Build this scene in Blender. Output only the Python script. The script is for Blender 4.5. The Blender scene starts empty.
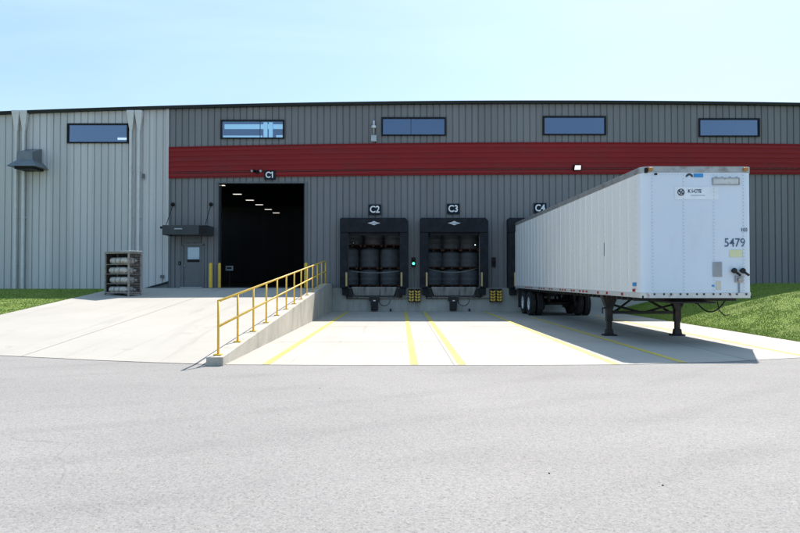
import bpy, bmesh, math, random
from mathutils import Vector, Matrix
random.seed(7)
S = bpy.context.scene
COL = S.collection
PI = math.pi
H, F = 1.58, 690.0
PITCH = math.atan(11.5/F)
WY = 32.6                                   # the facade plane

def P(px, py, Y):
    """where the sight line of a photo pixel meets the plane at distance Y"""
    u = (px-400)/F; v = (266.5-py)/F
    d = Vector((u, math.cos(PITCH)-v*math.sin(PITCH), math.sin(PITCH)+v*math.cos(PITCH)))
    t = Y/d.y
    return (d.x*t, Y, H+d.z*t)
def WX(px, Y=WY): return P(px, 278, Y)[0]
def WZ(py, Y=WY): return P(400, py, Y)[2]

# ------------------------------------------------------------------ materials
def new_mat(name):
    m = bpy.data.materials.new(name); m.use_nodes = True
    nt = m.node_tree
    return m, nt, nt.nodes['Principled BSDF']
def mat(name, col, rough=.5, metal=0, var=.08, scale=3, bump=0, bscale=60, spec=.5, stretch=None, dirt=None, dscale=2, dlo=.5, dhi=.75, coat=0, sheet=0):
    m, nt, b = new_mat(name); N, L = nt.nodes, nt.links
    tc = N.new('ShaderNodeTexCoord'); mp = N.new('ShaderNodeMapping')
    L.new(tc.outputs['Object'], mp.inputs['Vector'])
    if stretch: mp.inputs['Scale'].default_value = stretch
    n = N.new('ShaderNodeTexNoise'); n.inputs['Scale'].default_value = scale; n.inputs['Detail'].default_value = 6
    L.new(mp.outputs[0], n.inputs['Vector'])
    r = N.new('ShaderNodeValToRGB')
    r.color_ramp.elements[0].position = .3; r.color_ramp.elements[1].position = .7
    r.color_ramp.elements[0].color = [c*(1-var) for c in col]+[1]
    r.color_ramp.elements[1].color = [min(1, c*(1+var)) for c in col]+[1]
    L.new(n.outputs['Fac'], r.inputs[0]); out = r.outputs[0]
    if dirt:
        n2 = N.new('ShaderNodeTexNoise'); n2.inputs['Scale'].default_value = dscale; n2.inputs['Detail'].default_value = 8
        n2.inputs['Roughness'].default_value = .65
        L.new(mp.outputs[0], n2.inputs['Vector'])
        mr = N.new('ShaderNodeMapRange'); mr.inputs[1].default_value = dlo; mr.inputs[2].default_value = dhi
        L.new(n2.outputs['Fac'], mr.inputs[0])
        mx = N.new('ShaderNodeMixRGB'); mx.inputs[2].default_value = list(dirt)+[1]
        L.new(mr.outputs[0], mx.inputs[0]); L.new(out, mx.inputs[1]); out = mx.outputs[0]
    if sheet:
        sx = N.new('ShaderNodeSeparateXYZ'); L.new(tc.outputs['Object'], sx.inputs[0])
        dv = N.new('ShaderNodeMath'); dv.operation = 'DIVIDE'; dv.inputs[1].default_value = sheet; L.new(sx.outputs[0], dv.inputs[0])
        fl = N.new('ShaderNodeMath'); fl.operation = 'FLOOR'; L.new(dv.outputs[0], fl.inputs[0])
        wn = N.new('ShaderNodeTexWhiteNoise'); wn.noise_dimensions = '1D'; L.new(fl.outputs[0], wn.inputs['W'])
        m2 = N.new('ShaderNodeMapRange'); m2.inputs[3].default_value = .93; m2.inputs[4].default_value = 1.06; L.new(wn.outputs['Value'], m2.inputs[0])
        mm = N.new('ShaderNodeMixRGB'); mm.blend_type = 'MULTIPLY'; mm.inputs[0].default_value = 1
        L.new(out, mm.inputs[1]); L.new(m2.outputs[0], mm.inputs[2]); out = mm.outputs[0]
    L.new(out, b.inputs['Base Color'])
    b.inputs['Roughness'].default_value = rough; b.inputs['Metallic'].default_value = metal
    b.inputs['Specular IOR Level'].default_value = spec
    b.inputs['Coat Weight'].default_value = coat
    if bump:
        nb = N.new('ShaderNodeTexNoise'); nb.inputs['Scale'].default_value = bscale; nb.inputs['Detail'].default_value = 4
        L.new(tc.outputs['Object'], nb.inputs['Vector'])
        bp = N.new('ShaderNodeBump'); bp.inputs['Strength'].default_value = bump; bp.inputs['Distance'].default_value = .01
        L.new(nb.outputs['Fac'], bp.inputs['Height']); L.new(bp.outputs[0], b.inputs['Normal'])
    return m
def emit(name, col, s):
    m, nt, b = new_mat(name)
    b.inputs['Base Color'].default_value = list(col)+[1]
    b.inputs['Emission Color'].default_value = list(col)+[1]; b.inputs['Emission Strength'].default_value = s
    return m

M = {}
M['siding_dark'] = mat('siding_dark', (.188,.188,.194), .5, 0, .05, .8, .12, 1.5, spec=.35, sheet=.915, stretch=(1,1,.15), dirt=(.215,.208,.20), dscale=1.3, dlo=.55, dhi=.95)
M['siding_light'] = mat('siding_light', (.54,.535,.53), .4, 0, .05, .8, .15, 1.5, sheet=.975, stretch=(1,1,.15), dirt=(.48,.47,.45), dscale=1.3, dlo=.55, dhi=.95)
M['siding_red'] = mat('siding_red', (.24,.018,.020), .6, 0, .08, .7, .12, 1.5, spec=.2, stretch=(.2,1,1), dirt=(.17,.03,.032), dscale=1.5)
M['trim_dark'] = mat('trim_dark', (.014,.020,.020), .5, spec=.25)
M['trim_grey'] = mat('trim_grey', (.105,.115,.125), .4)
M['canopy'] = mat('canopy', (.050,.054,.058), .5, spec=.3)
M['roof'] = mat('roof', (.05,.06,.06), .5)
M['steel_door'] = mat('steel_door', (.13,.138,.142), .4, bump=.1, bscale=8)
M['black_frame'] = mat('black_frame', (.008,.009,.011), .45, spec=.2)
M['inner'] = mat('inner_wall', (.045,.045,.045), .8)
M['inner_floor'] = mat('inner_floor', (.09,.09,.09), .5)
M['rubber'] = mat('rubber_pad', (.014,.015,.020), .7, 0, .25, 2.5, .45, 9, spec=.22, dirt=(.03,.03,.036), dscale=3)
M['tyre'] = mat('tyre', (.018,.018,.019), .8, 0, .2, 6, .3, 40, dirt=(.06,.055,.05), dscale=4)
M['rim'] = mat('rim', (.72,.74,.76), .35, .1, .06, 4, dirt=(.4,.38,.35), dscale=6)
M['black_steel'] = mat('black_steel', (.018,.017,.017), .55, .2, .3, 6, .3, 30, dirt=(.09,.045,.028), dscale=4, dlo=.55)
M['galv'] = mat('galvanised', (.42,.44,.45), .45, .6, .12, 12)
M['rusty'] = mat('rusty_steel', (.30,.28,.26), .65, .3, .2, 8, .3, 40, dirt=(.20,.09,.045), dscale=7, dlo=.52, dhi=.68)
M['dark_sheet'] = mat('dark_sheet', (.035,.032,.03), .8)
M['cyl'] = mat('gas_cylinder', (.52,.50,.47), .5, .1, .12, 5, dirt=(.30,.22,.17), dscale=5, dlo=.5, dhi=.7)
M['yellow'] = mat('yellow_paint', (.78,.48,.05), .5, 0, .08, 5, dirt=(.34,.20,.05), dscale=14, dlo=.60, dhi=.70)
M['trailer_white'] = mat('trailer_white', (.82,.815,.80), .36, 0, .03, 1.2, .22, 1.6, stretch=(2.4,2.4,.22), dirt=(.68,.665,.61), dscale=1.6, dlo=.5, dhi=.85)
M['trailer_front_shade'] = mat('trailer_front_shade', (.70,.765,.84), .30, 0, .02, 1.2, .10, 2.0, stretch=(1,1,.4), dirt=(.62,.68,.73), dscale=2.2, dlo=.55, dhi=.9)  # same white paint, with the blue of its shade mixed into the colour
M['alu'] = mat('aluminium_rail', (.40,.40,.39), .45, .55, .12, 5, dirt=(.22,.19,.16), dscale=4)
M['rail_low'] = mat('lower_rail', (.62,.62,.60), .45, .25, .1, 5, dirt=(.26,.13,.08), dscale=5, dlo=.56, dhi=.72)
M['red_lamp'] = mat('red_lens', (.42,.02,.02), .25)
M['tape_red'] = mat('red_tape', (.36,.05,.05), .5)
M['amber'] = mat('amber_lens', (.50,.20,.03), .35)
M['ink'] = mat('ink', (.03,.045,.07), .5)
M['decal'] = mat('decal_white', (.80,.83,.86), .5)
M['ink_num'] = mat('ink_num', (.07,.11,.18), .5)
M['ink_grey'] = mat('ink_grey', (.22,.27,.33), .5)
M['blue_sticker'] = mat('blue_sticker', (.03,.26,.60), .4)
M['cream'] = mat('cream_plate', (.70,.66,.50), .5, dirt=(.5,.5,.45))
M['yel_sticker'] = mat('yellow_sticker', (.72,.72,.42), .5)
M['grey_vent'] = mat('vent_grey', (.36,.38,.40), .5, .3)
M['navy'] = mat('sign_navy', (.006,.012,.024), .5, spec=.2)
M['white_txt'] = mat('sign_white', (.85,.85,.85), .5)
M['silver'] = mat('silver_badge', (.60,.62,.65), .4, .2)
M['spout'] = mat('downspout_metal', (.62,.61,.60), .4)
M['hood'] = mat('hood_grey', (.15,.175,.195), .38, .2, .1, 3)
M['lip'] = mat('leveler_steel', (.34,.34,.34), .38, .75, .25, 3, .3, 12, stretch=(3,1,.4), dirt=(.13,.11,.10), dscale=2)
M['bag'] = mat('bulk_bag', (.125,.138,.155), .6, 0, .15, 3, .25, 5, dirt=(.055,.06,.07), dscale=2)
M['bag_lid'] = mat('drum_lid', (.11,.115,.12), .6)
M['wood'] = mat('pallet_wood', (.10,.04,.025), .8, 0, .25, 6, .3, 40)
M['strap'] = mat('strap', (.30,.30,.27), .7)
M['guide'] = mat('guide_strip', (.50,.36,.15), .5)
M['pale'] = mat('pale_panel', (.30,.31,.31), .6)
M['lens'] = mat('lamp_lens', (.75,.80,.80), .2)
M['lamp'] = emit('lamp_on', (1,.93,.84), .75)
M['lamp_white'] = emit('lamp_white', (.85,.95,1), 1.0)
M['reflection_glow'] = emit('reflection_glow', (.40,.78,1), .62)  # pale blue glow used in place of reflections in the glass above C1
M['strip_off'] = mat('dark_lens', (.05,.012,.012), .3)
M['green'] = emit('green_lamp', (.05,1,.35), 4)
M['door_glass'] = mat('door_glass', (.33,.42,.52), .12, .35, .03, 2)

def glass():
    m, nt, b = new_mat('window_glass'); N, L = nt.nodes, nt.links
    out = N['Material Output']
    g = N.new('ShaderNodeBsdfGlossy'); g.inputs['Color'].default_value = (.48,.60,.84,1); g.inputs['Roughness'].default_value = .03
    t = N.new('ShaderNodeBsdfTransparent'); t.inputs['Color'].default_value = (.55,.62,.68,1)
    mx = N.new('ShaderNodeMixShader')
    lw = N.new('ShaderNodeLayerWeight'); lw.inputs['Blend'].default_value = .35
    mr = N.new('ShaderNodeMapRange'); mr.inputs[3].default_value = .26; mr.inputs[4].default_value = .9
    L.new(lw.outputs['Facing'], mr.inputs[0]); L.new(mr.outputs[0], mx.inputs[0])
    nb = N.new('ShaderNodeTexNoise'); nb.inputs['Scale'].default_value = .9
    tc = N.new('ShaderNodeTexCoord'); L.new(tc.outputs['Object'], nb.inputs['Vector'])
    bp = N.new('ShaderNodeBump'); bp.inputs['Strength'].default_value = .25; bp.inputs['Distance'].default_value = .02
    L.new(nb.outputs['Fac'], bp.inputs['Height']); L.new(bp.outputs[0], g.inputs['Normal'])
    L.new(t.outputs[0], mx.inputs[1]); L.new(g.outputs[0], mx.inputs[2]); L.new(mx.outputs[0], out.inputs[0])
    return m
M['glass'] = glass()

def ground_mat(name, base, kind):
    m, nt, b = new_mat(name); N, L = nt.nodes, nt.links
    tc = N.new('ShaderNodeTexCoord')
    def noise(scale, detail=6, rough=.6, stretch=None, dist=0):
        n = N.new('ShaderNodeTexNoise'); n.inputs['Scale'].default_value = scale
        n.inputs['Detail'].default_value = detail; n.inputs['Roughness'].default_value = rough
        n.inputs['Distortion'].default_value = dist
        if stretch:
            mp = N.new('ShaderNodeMapping'); mp.inputs['Scale'].default_value = stretch[:3]
            mp.inputs['Rotation'].default_value = (0,0,stretch[3] if len(stretch) > 3 else 0)
            L.new(tc.outputs['Object'], mp.inputs[0]); L.new(mp.outputs[0], n.inputs['Vector'])
        else: L.new(tc.outputs['Object'], n.inputs['Vector'])
        return n.outputs['Fac']
    def ramp(f, lo, hi, a, c):
        mr = N.new('ShaderNodeMapRange'); mr.inputs[1].default_value = lo; mr.inputs[2].default_value = hi
        mr.inputs[3].default_value = a; mr.inputs[4].default_value = c
        L.new(f, mr.inputs[0]); return mr.outputs[0]
    def mul(a, c):
        q = N.new('ShaderNodeMath'); q.operation = 'MULTIPLY'; L.new(a, q.inputs[0]); L.new(c, q.inputs[1]); return q.outputs[0]
    if kind == 'asphalt':
        f = ramp(noise(.16, 5, .55, (1,1,1)), .35, .65, .93, 1.06)
        f = mul(f, ramp(noise(.5, 5, .6, (.35,1.2,1,.25), .8), .35, .7, .96, 1.04))
        f = mul(f, ramp(noise(.55, 5, .6, (.22,1.8,1,-.35), .9), .62, .72, 1.0, .92))
        f = mul(f, ramp(noise(26, 3, .7), .3, .7, .90, 1.10))
        f = mul(f, ramp(noise(95, 2, .7), .3, .7, .88, 1.12))
        v = N.new('ShaderNodeTexVoronoi'); v.inputs['Scale'].default_value = 42
        L.new(tc.outputs['Object'], v.inputs['Vector'])
        f = mul(f, ramp(v.outputs['Distance'], .05, .16, .90, 1.0))
        vs = N.new('ShaderNodeTexVoronoi'); vs.inputs['Scale'].default_value = 75; L.new(tc.outputs['Object'], vs.inputs['Vector'])
        sp = N.new('ShaderNodeSeparateColor'); L.new(vs.outputs['Color'], sp.inputs[0])
        f = mul(f, ramp(sp.outputs[0], 0, 1, .86, 1.14)); f = mul(f, ramp(sp.outputs[1], .90, .93, 1.0, .74))
        f = mul(f, ramp(noise(210, 2, .8), .3, .7, .84, 1.16))
        dn = N.new('ShaderNodeTexNoise'); dn.inputs['Scale'].default_value = .7; dn.inputs['Detail'].default_value = 5; L.new(tc.outputs['Object'], dn.inputs['Vector'])
        va = N.new('ShaderNodeMixRGB'); va.blend_type = 'ADD'; va.inputs[0].default_value = .9; L.new(tc.outputs['Object'], va.inputs[1]); L.new(dn.outputs['Color'], va.inputs[2])
        vc = N.new('ShaderNodeTexVoronoi'); vc.feature = 'DISTANCE_TO_EDGE'; vc.inputs['Scale'].default_value = .33; L.new(va.outputs[0], vc.inputs['Vector'])
        cr = ramp(vc.outputs['Distance'], .0012, .004, 1, 0); msk = ramp(noise(.4, 3), .52, .60, 0, .13)
        cm = mul(cr, msk); sb = N.new('ShaderNodeMath'); sb.operation = 'SUBTRACT'; sb.inputs[0].default_value = 1; L.new(cm, sb.inputs[1]); f = mul(f, sb.outputs[0])
        wv = N.new('ShaderNodeTexWave'); wv.wave_type = 'RINGS'; wv.rings_direction = 'Z'; wv.inputs['Scale'].default_value = .22; wv.inputs['Distortion'].default_value = 1.5; wv.inputs['Detail'].default_value = 3
        wm = N.new('ShaderNodeMapping'); wm.inputs['Location'].default_value = (14,-30,0); L.new(tc.outputs['Object'], wm.inputs[0]); L.new(wm.outputs[0], wv.inputs['Vector'])
        tw = mul(ramp(wv.outputs['Fac'], .75, .98, 0, .07), ramp(noise(.5, 4), .4, .6, 0, 1))
        s2 = N.new('ShaderNodeMath'); s2.operation = 'SUBTRACT'; s2.inputs[0].default_value = 1; L.new(tw, s2.inputs[1]); f = mul(f, s2.outputs[0])
        rough, bs, bst, bd = .9, 110, .30, .003
    elif kind == 'concrete':
        f = ramp(noise(.35, 6, .6), .3, .7, .93, 1.06)
        f = mul(f, ramp(noise(.8, 5, .6, (1.6,.12,1,.04), .4), .55, .72, 1.0, .90))
        f = mul(f, ramp(noise(.9, 4, .7, (1,.6,1,.5)), .64, .74, 1.0, .82))
        f = mul(f, ramp(noise(2.3, 5, .75), .66, .74, 1.0, .80))
        f = mul(f, ramp(noise(.7, 6, .7, (3.2,.10,1,-.06), .5), .58, .68, 1.0, .86))
        f = mul(f, ramp(noise(45, 4, .7), .3, .7, .93, 1.06))
        rough, bs, bst, bd = .8, 60, .25, .004
    elif kind == 'dock':
        f = ramp(noise(1.1, 6, .65), .3, .7, .82, 1.12)
        f = mul(f, ramp(noise(1.2, 6, .7, (1.6,1.6,.25)), .5, .7, 1.0, .74))
        f = mul(f, ramp(noise(30, 4, .7), .3, .7, .9, 1.08))
        rough, bs, bst, bd = .85, 40, .3, .006
    else:
        f = ramp(noise(.35, 5, .6), .3, .7, .78, 1.15)
        f = mul(f, ramp(noise(4, 6, .7), .3, .7, .62, 1.3))
        rough, bs, bst, bd = .9, 22, .9, .05
    c = N.new('ShaderNodeMixRGB'); c.blend_type = 'MULTIPLY'; c.inputs[0].default_value = 1
    c.inputs[1].default_value = list(base)+[1]
    L.new(f, c.inputs[2]); out = c.outputs[0]
    if kind == 'grass':
        c2 = N.new('ShaderNodeMixRGB'); L.new(ramp(noise(1.3, 6, .7), .5, .72, 0, .75), c2.inputs[0])
        L.new(out, c2.inputs[1]); c2.inputs[2].default_value = (.22,.25,.06,1); out = c2.outputs[0]
    L.new(out, b.inputs['Base Color'])
    b.inputs['Roughness'].default_value = rough
    b.inputs['Specular IOR Level'].default_value = .3
    bp = N.new('ShaderNodeBump'); bp.inputs['Strength'].default_value = bst; bp.inputs['Distance'].default_value = bd
    L.new(noise(bs, 4, .7), bp.inputs['Height']); L.new(bp.outputs[0], b.inputs['Normal'])
    return m
M['asphalt'] = ground_mat('aged_asphalt', (.272,.257,.244), 'asphalt')
M['concrete'] = ground_mat('pale_concrete', (.42,.392,.345), 'concrete')
M['dock_conc'] = ground_mat('dock_concrete', (.43,.42,.385), 'dock')
M['lawn'] = ground_mat('lawn', (.19,.27,.045), 'grass')
M['far'] = ground_mat('far_field', (.09,.15,.03), 'grass')
M['joint'] = mat('joint', (.27,.25,.22), .9)
def paint_line():
    m, nt, b = new_mat('line_paint'); N, L = nt.nodes, nt.links
    tc = N.new('ShaderNodeTexCoord'); n = N.new('ShaderNodeTexNoise'); n.inputs['Scale'].default_value = 9; n.inputs['Detail'].default_value = 8
    n.inputs['Roughness'].default_value = .75
    L.new(tc.outputs['Object'], n.inputs['Vector'])
    r = N.new('ShaderNodeValToRGB'); r.color_ramp.elements[0].position = .50; r.color_ramp.elements[1].position = .66
    r.color_ramp.elements[0].color = (.62,.47,.07,1); r.color_ramp.elements[1].color = (.52,.46,.22,1)
    L.new(n.outputs['Fac'], r.inputs[0]); L.new(r.outputs[0], b.inputs['Base Color']); b.inputs['Roughness'].default_value = .7
    return m
M['line'] = paint_line()
def blade_mat():
    m, nt, b = new_mat('grass_blades'); N, L = nt.nodes, nt.links
    tc = N.new('ShaderNodeTexCoord'); n = N.new('ShaderNodeTexNoise'); n.inputs['Scale'].default_value = 2.5; n.inputs['Detail'].default_value = 8
    L.new(tc.outputs['Object'], n.inputs['Vector'])
    r = N.new('ShaderNodeValToRGB'); r.color_ramp.elements[0].position = .3; r.color_ramp.elements[1].position = .7
    r.color_ramp.elements[0].color = (.16,.25,.032,1); r.color_ramp.elements[1].color = (.22,.31,.05,1)
    L.new(n.outputs['Fac'], r.inputs[0]); L.new(r.outputs[0], b.inputs['Base Color']); b.inputs['Roughness'].default_value = .6
    return m
M['blade'] = blade_mat()

# ------------------------------------------------------------------ mesh builder
ORG = {}
class MB:
    def __init__(s): s.v = []; s.f = []; s.sm = []
    def face(s, pts, smooth=False):
        i = len(s.v); s.v += [tuple(p) for p in pts]; s.f.append(tuple(range(i, i+len(pts)))); s.sm.append(smooth)
    def box(s, x0, x1, y0, y1, z0, z1):
        i = len(s.v)
        s.v += [(x,y,z) for z in (z0,z1) for y in (y0,y1) for x in (x0,x1)]
        for q in ((0,2,3,1),(4,5,7,6),(0,1,5,4),(2,6,7,3),(0,4,6,2),(1,3,7,5)):
            s.f.append(tuple(i+k for k in q)); s.sm.append(False)
        return s
    def hexa(s, a, b):
        """two quads a (4 pts) and b (4 pts) joined"""
        i = len(s.v); s.v += [tuple(p) for p in a]+[tuple(p) for p in b]
        for q in ((3,2,1,0),(4,5,6,7),(0,1,5,4),(1,2,6,5),(2,3,7,6),(3,0,4,7)):
            s.f.append(tuple(i+k for k in q)); s.sm.append(False)
        return s
    def tube(s, pts, r, n=10, r2=None, cap=True):
        pts = [Vector(p) for p in pts]; i0 = len(s.v); m = len(pts)
        up = None
        for k, p in enumerate(pts):
            d = (pts[min(k+1,m-1)]-pts[max(k-1,0)]).normalized()
            if up is None:
                up = Vector((0,0,1)) if abs(d.z) < .9 else Vector((0,1,0))
            a = d.cross(up).normalized(); c = a.cross(d).normalized(); up = c
            rr = r if r2 is None else r+(r2-r)*k/(m-1)
            for j in range(n):
                t = 2*PI*j/n
                s.v.append(tuple(p+a*math.cos(t)*rr+c*math.sin(t)*rr))
        for k in range(m-1):
            for j in range(n):
                a = i0+k*n+j; b = i0+k*n+(j+1)%n
                s.f.append((a,b,b+n,a+n)); s.sm.append(True)
        if cap:
            s.f.append(tuple(reversed(range(i0,i0+n)))); s.sm.append(False)
            s.f.append(tuple(range(i0+(m-1)*n, i0+m*n))); s.sm.append(False)
        return s
    def lathe(s, prof, n=28, c=(0,0,0), axis='z'):
        """profile of (r, h)"""
        i0 = len(s.v)
        for r, h in prof:
            for j in range(n):
                t = 2*PI*j/n; a, b = r*math.cos(t), r*math.sin(t)
                p = (a,b,h) if axis == 'z' else ((h,a,b) if axis == 'x' else (b,h,a))
                s.v.append((p[0]+c[0],p[1]+c[1],p[2]+c[2]))
        for k in range(len(prof)-1):
            for j in range(n):
                a = i0+k*n+j; b = i0+k*n+(j+1)%n
                s.f.append((a,b,b+n,a+n)); s.sm.append(True)
        return s
    def build(s, name, m, parent=None, bev=0, kind=None, label=None, seg=2, fix=True):
        vs = s.v
        if parent is None:
            xs = [v[0] for v in vs]; ys = [v[1] for v in vs]; zs = [v[2] for v in vs]
            o0 = Vector(((min(xs)+max(xs))/2, (min(ys)+max(ys))/2, min(zs)))
            if kind == 'structure': o0 = Vector((0,0,0))
        else: o0 = ORG[parent.name]
        me = bpy.data.meshes.new(name)
        me.from_pydata([(v[0]-o0.x, v[1]-o0.y, v[2]-o0.z) for v in vs], [], s.f)
        me.polygons.foreach_set('use_smooth', s.sm)
        if fix:
            bm = bmesh.new(); bm.from_mesh(me)
            bmesh.ops.remove_doubles(bm, verts=bm.verts, dist=1e-5)
            bmesh.ops.recalc_face_normals(bm, faces=bm.faces)
            bm.to_mesh(me); bm.free()
        me.materials.append(m)
        o = bpy.data.objects.new(name, me); COL.objects.link(o)
        if parent is None: o.location = o0
        else: o.parent = parent
        ORG[o.name] = o0
        if bev:
            b = o.modifiers.new('bevel', 'BEVEL'); b.width = bev; b.segments = seg; b.limit_method = 'ANGLE'
        if kind: o['kind'] = kind
        if label: o['label'] = label
        return o
def box(name, m, x0, x1, y0, y1, z0, z1, parent=None, bev=0, **k): return MB().box(x0,x1,y0,y1,z0,z1).build(name, m, parent, bev, **k)
def tag(o, label, cat, group=None):
    o['label'] = label; o['category'] = cat
    if group: o['group'] = group
    return o
def thing(name, loc, label, cat, group=None, rot=0, local=False):
    o = bpy.data.objects.new(name, None); COL.objects.link(o); o.location = loc; o.rotation_euler = (0,0,rot)
    o.empty_display_size = .2
    ORG[o.name] = Vector((0,0,0)) if local else Vector(loc)
    return tag(o, label, cat, group)
KIDS = {}
def copy_tree(o, loc=None, label=None, parent=None):
    c = o.copy(); COL.objects.link(c)
    if loc is not None: c.location = loc
    if label: c['label'] = label
    if parent: c.parent = parent
    for ch in [q for q in bpy.data.objects if q.parent == o]: copy_tree(ch, parent=c)
    ORG[c.name] = ORG.get(o.name, Vector((0,0,0)))
    return c
def text(name, s, m, size, centre, parent=None, bold=.0, ext=.004, rot=(PI/2,0,0), sx=1, lab=None):
    cu = bpy.data.curves.new('t', 'FONT'); cu.body = s; cu.size = size; cu.align_x = 'CENTER'; cu.align_y = 'CENTER'
    cu.extrude = ext; cu.offset = bold; cu.resolution_u = 3
    t = bpy.data.objects.new('t', cu); COL.objects.link(t)
    bpy.context.view_layer.update()
    me = bpy.data.meshes.new_from_object(t.evaluated_get(bpy.context.evaluated_depsgraph_get()))
    COL.objects.unlink(t); bpy.data.objects.remove(t)
    from mathutils import Euler
    mt = Matrix.Translation(Vector(centre)-ORG[parent.name]) @ Euler(rot).to_matrix().to_4x4() @ Matrix.Diagonal((sx,1,1,1))
    me.transform(mt); me.materials.clear(); me.materials.append(m); me.name = name
    o = bpy.data.objects.new(name, me); COL.objects.link(o); o.parent = parent; ORG[o.name] = ORG[parent.name]
    return o

# ------------------------------------------------------------------ ground
BND = [(-60,26.0),(-24,19.5),(-14,16.2),(-8.15,14.07),(-5.8,13.25),(-3.6,12.62),(-1,12.5),(1.8,12.49),(4.2,12.6),(6.2,13.05),(7.95,13.7),(9.87,14.5),(16,17.5),(60,36)]
def zb(x):
    for (a,b),(c,d) in zip(BND, BND[1:]):
        if a <= x <= c: return b+(d-b)*(x-a)/(c-a)
    return BND[0][1] if x < BND[0][0] else BND[-1][1]
def ramp_z(x, y):
    b = zb(x); t = max(0, min(1, (y-b)/(29.5-b))); return .008+1.112*t
m_ = MB(); m_.face([(-700,-500,-.35),(700,-500,-.35),(700,900,-.35),(-700,900,-.35)]); m_.build('ground', M['far'], kind='structure', fix=False)
m_ = MB(); m_.face([(-90,-60,0),(90,-60,0),(90,60,0),(-90,60,0)]); m_.build('asphalt_yard', M['asphalt'], kind='structure', fix=False)
# loading apron
xs = [-3.3,-2.4,-1,0,1.8,3,4.2,5.2,6.2,7,7.95,9,9.87]
m_ = MB()
for a, b in zip(xs, xs[1:]): m_.face([(a,zb(a),.006),(b,zb(b),.006),(b,32.58,.006),(a,32.58,.006)])
m_.build('loading_apron', M['concrete'], kind='structure')
# raised ramp up to the drive-in door
xs = [-12.25,-11,-9.5,-8.15,-7,-5.8,-4.6,-3.45]
m_ = MB()
for a, b in zip(xs, xs[1:]):
    for k in range(16):
        def pt(x, k): y = zb(x)+(WY-zb(x))*k/16; return (x, y, ramp_z(x,y))
        m_.face([pt(a,k),pt(b,k),pt(b,k+1),pt(a,k+1)])
m_.face([(-12.25,WY,1.12),(-3.45,WY,1.12),(-3.45,33.4,1.12),(-12.25,33.4,1.12)])
m_.build('entrance_ramp', M['concrete'], kind='structure')
# joints in the slabs
for x in (-.62,.98,6.7,2.9):
    if x in (.98,6.7): box('slab_joint', M['joint'], x-.008, x+.008, zb(x)+.02, 32.5, .0062, .0085, kind='structure')
for y in (17.1,22.4,28.0):
    box('slab_joint', M['joint'], -3.15, 9.85, y-.007, y+.007, .0062, .0082, kind='structure')
for x in (-7.6,):
    m_ = MB()
    for k in range(16):
        y0 = zb(x)+(WY-zb(x))*k/16; y1 = zb(x)+(WY-zb(x))*(k+1)/16
        m_.face([(x-.008,y0,ramp_z(x,y0)+.004),(x+.008,y0,ramp_z(x,y0)+.004),(x+.008,y1,ramp_z(x,y1)+.004),(x-.008,y1,ramp_z(x,y1)+.004)])
    m_.build('slab_joint', M['joint'], kind='structure')
# painted lane lines
for x, y1 in ((-2.44,32.3),(.26,32.2),(1.13,32.2),(3.95,32.2),(5.28,27.8),(8.15,29)):
    m_ = MB(); y0 = zb(x)+.05
    n = 30
    for k in range(n):
        a = y0+(y1-y0)*k/n; b = y0+(y1-y0)*(k+1)/n
        m_.face([(x-.07,a,.0105),(x+.07,a,.0105),(x+.07,b,.0105),(x-.07,b,.0105)])
    m_.build('lane_line', M['line'], kind='structure')
# lawns
def right_z(x, y):
    f = max(0, min(1, (y-9)/15.5)); e = max(0, min(1, (x-9.87)/7.2)); e = 1-(1-e)**1.45
    z = .02+1.30*e*f
    return z
def left_z(x, y): return max(0, ramp_z(max(x,-12.25), y))-.015 if x > -12.3 else (ramp_z(-12.25, y)-.015-.05*max(0,min(1,(y-29)/3)))*(1)
def heightfield(name, x0, x1, nx, yf, y1, ny, zf, m):
    mb = MB()
    g = [[None]*(ny+1) for _ in range(nx+1)]
    for i in range(nx+1):
        x = x0+(x1-x0)*i/nx
        for j in range(ny+1):
            y = yf(x)+(y1-yf(x))*j/ny; g[i][j] = (x, y, zf(x,y)+random.uniform(-.008,.008)*(0<i<nx))
    for i in range(nx):
        for j in range(ny): mb.face([g[i][j],g[i+1][j],g[i+1][j+1],g[i][j+1]], True)
    return mb.build(name, m, kind='structure')
heightfield('lawn', 9.87, 60, 90, lambda x: zb(x)-.02, 32.62, 40, right_z, M['lawn'])
heightfield('lawn', -60, -12.25, 90, lambda x: zb(x)-.02, 32.62, 40, left_z, M['lawn'])
def blades(name, n, xr, yr, zf, label):
    mb = MB()
    for _ in range(n):
        x = xr[0]+(xr[1]-xr[0])*random.random()**1.3; y = random.uniform(*yr)
        if y < zb(x)+.02: continue
        z = zf(x,y)-.01; h = random.uniform(.02,.045); a = random.uniform(0,PI); w = random.uniform(.008,.016)
        dx, dy = math.cos(a)*w, math.sin(a)*w; lx, ly = random.uniform(-.035,.035), random.uniform(-.035,.035)
        i = len(mb.v); mb.v += [(x-dx,y-dy,z),(x+dx,y+dy,z),(x+lx,y+ly,z+h)]; mb.f.append((i,i+1,i+2)); mb.sm.append(False)
    o = mb.build(name, M['blade'], kind='stuff', fix=False)
    tag(o, label, 'grass')
blades('grass', 150000, (9.85,18), (15,32.5), right_z, 'short green grass on the sunny bank to the right of the trailer')
blades('grass', 60000, (-12.27,-19), (18,32.5), left_z, 'short green grass strip along the light grey wall at far left')

# ------------------------------------------------------------------ building
def tt(x): return max(-1.06, min(1.06, (x*F/WY)/400))
def q(c0, b, c): return lambda x: WZ(c0+b*tt(x)+c*tt(x)**2)
eave = q(104.0, -4.25, 5.75); band_t = q(144,-3.97,4.97); band_b = q(175,-3.62,2.62)
bl = thing('warehouse', (0,WY,0), 'long metal-clad warehouse with grey ribbed walls and a wide red band', 'building')
XL, XR, XC = -34.0, 34.0, WX(168)
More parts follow.
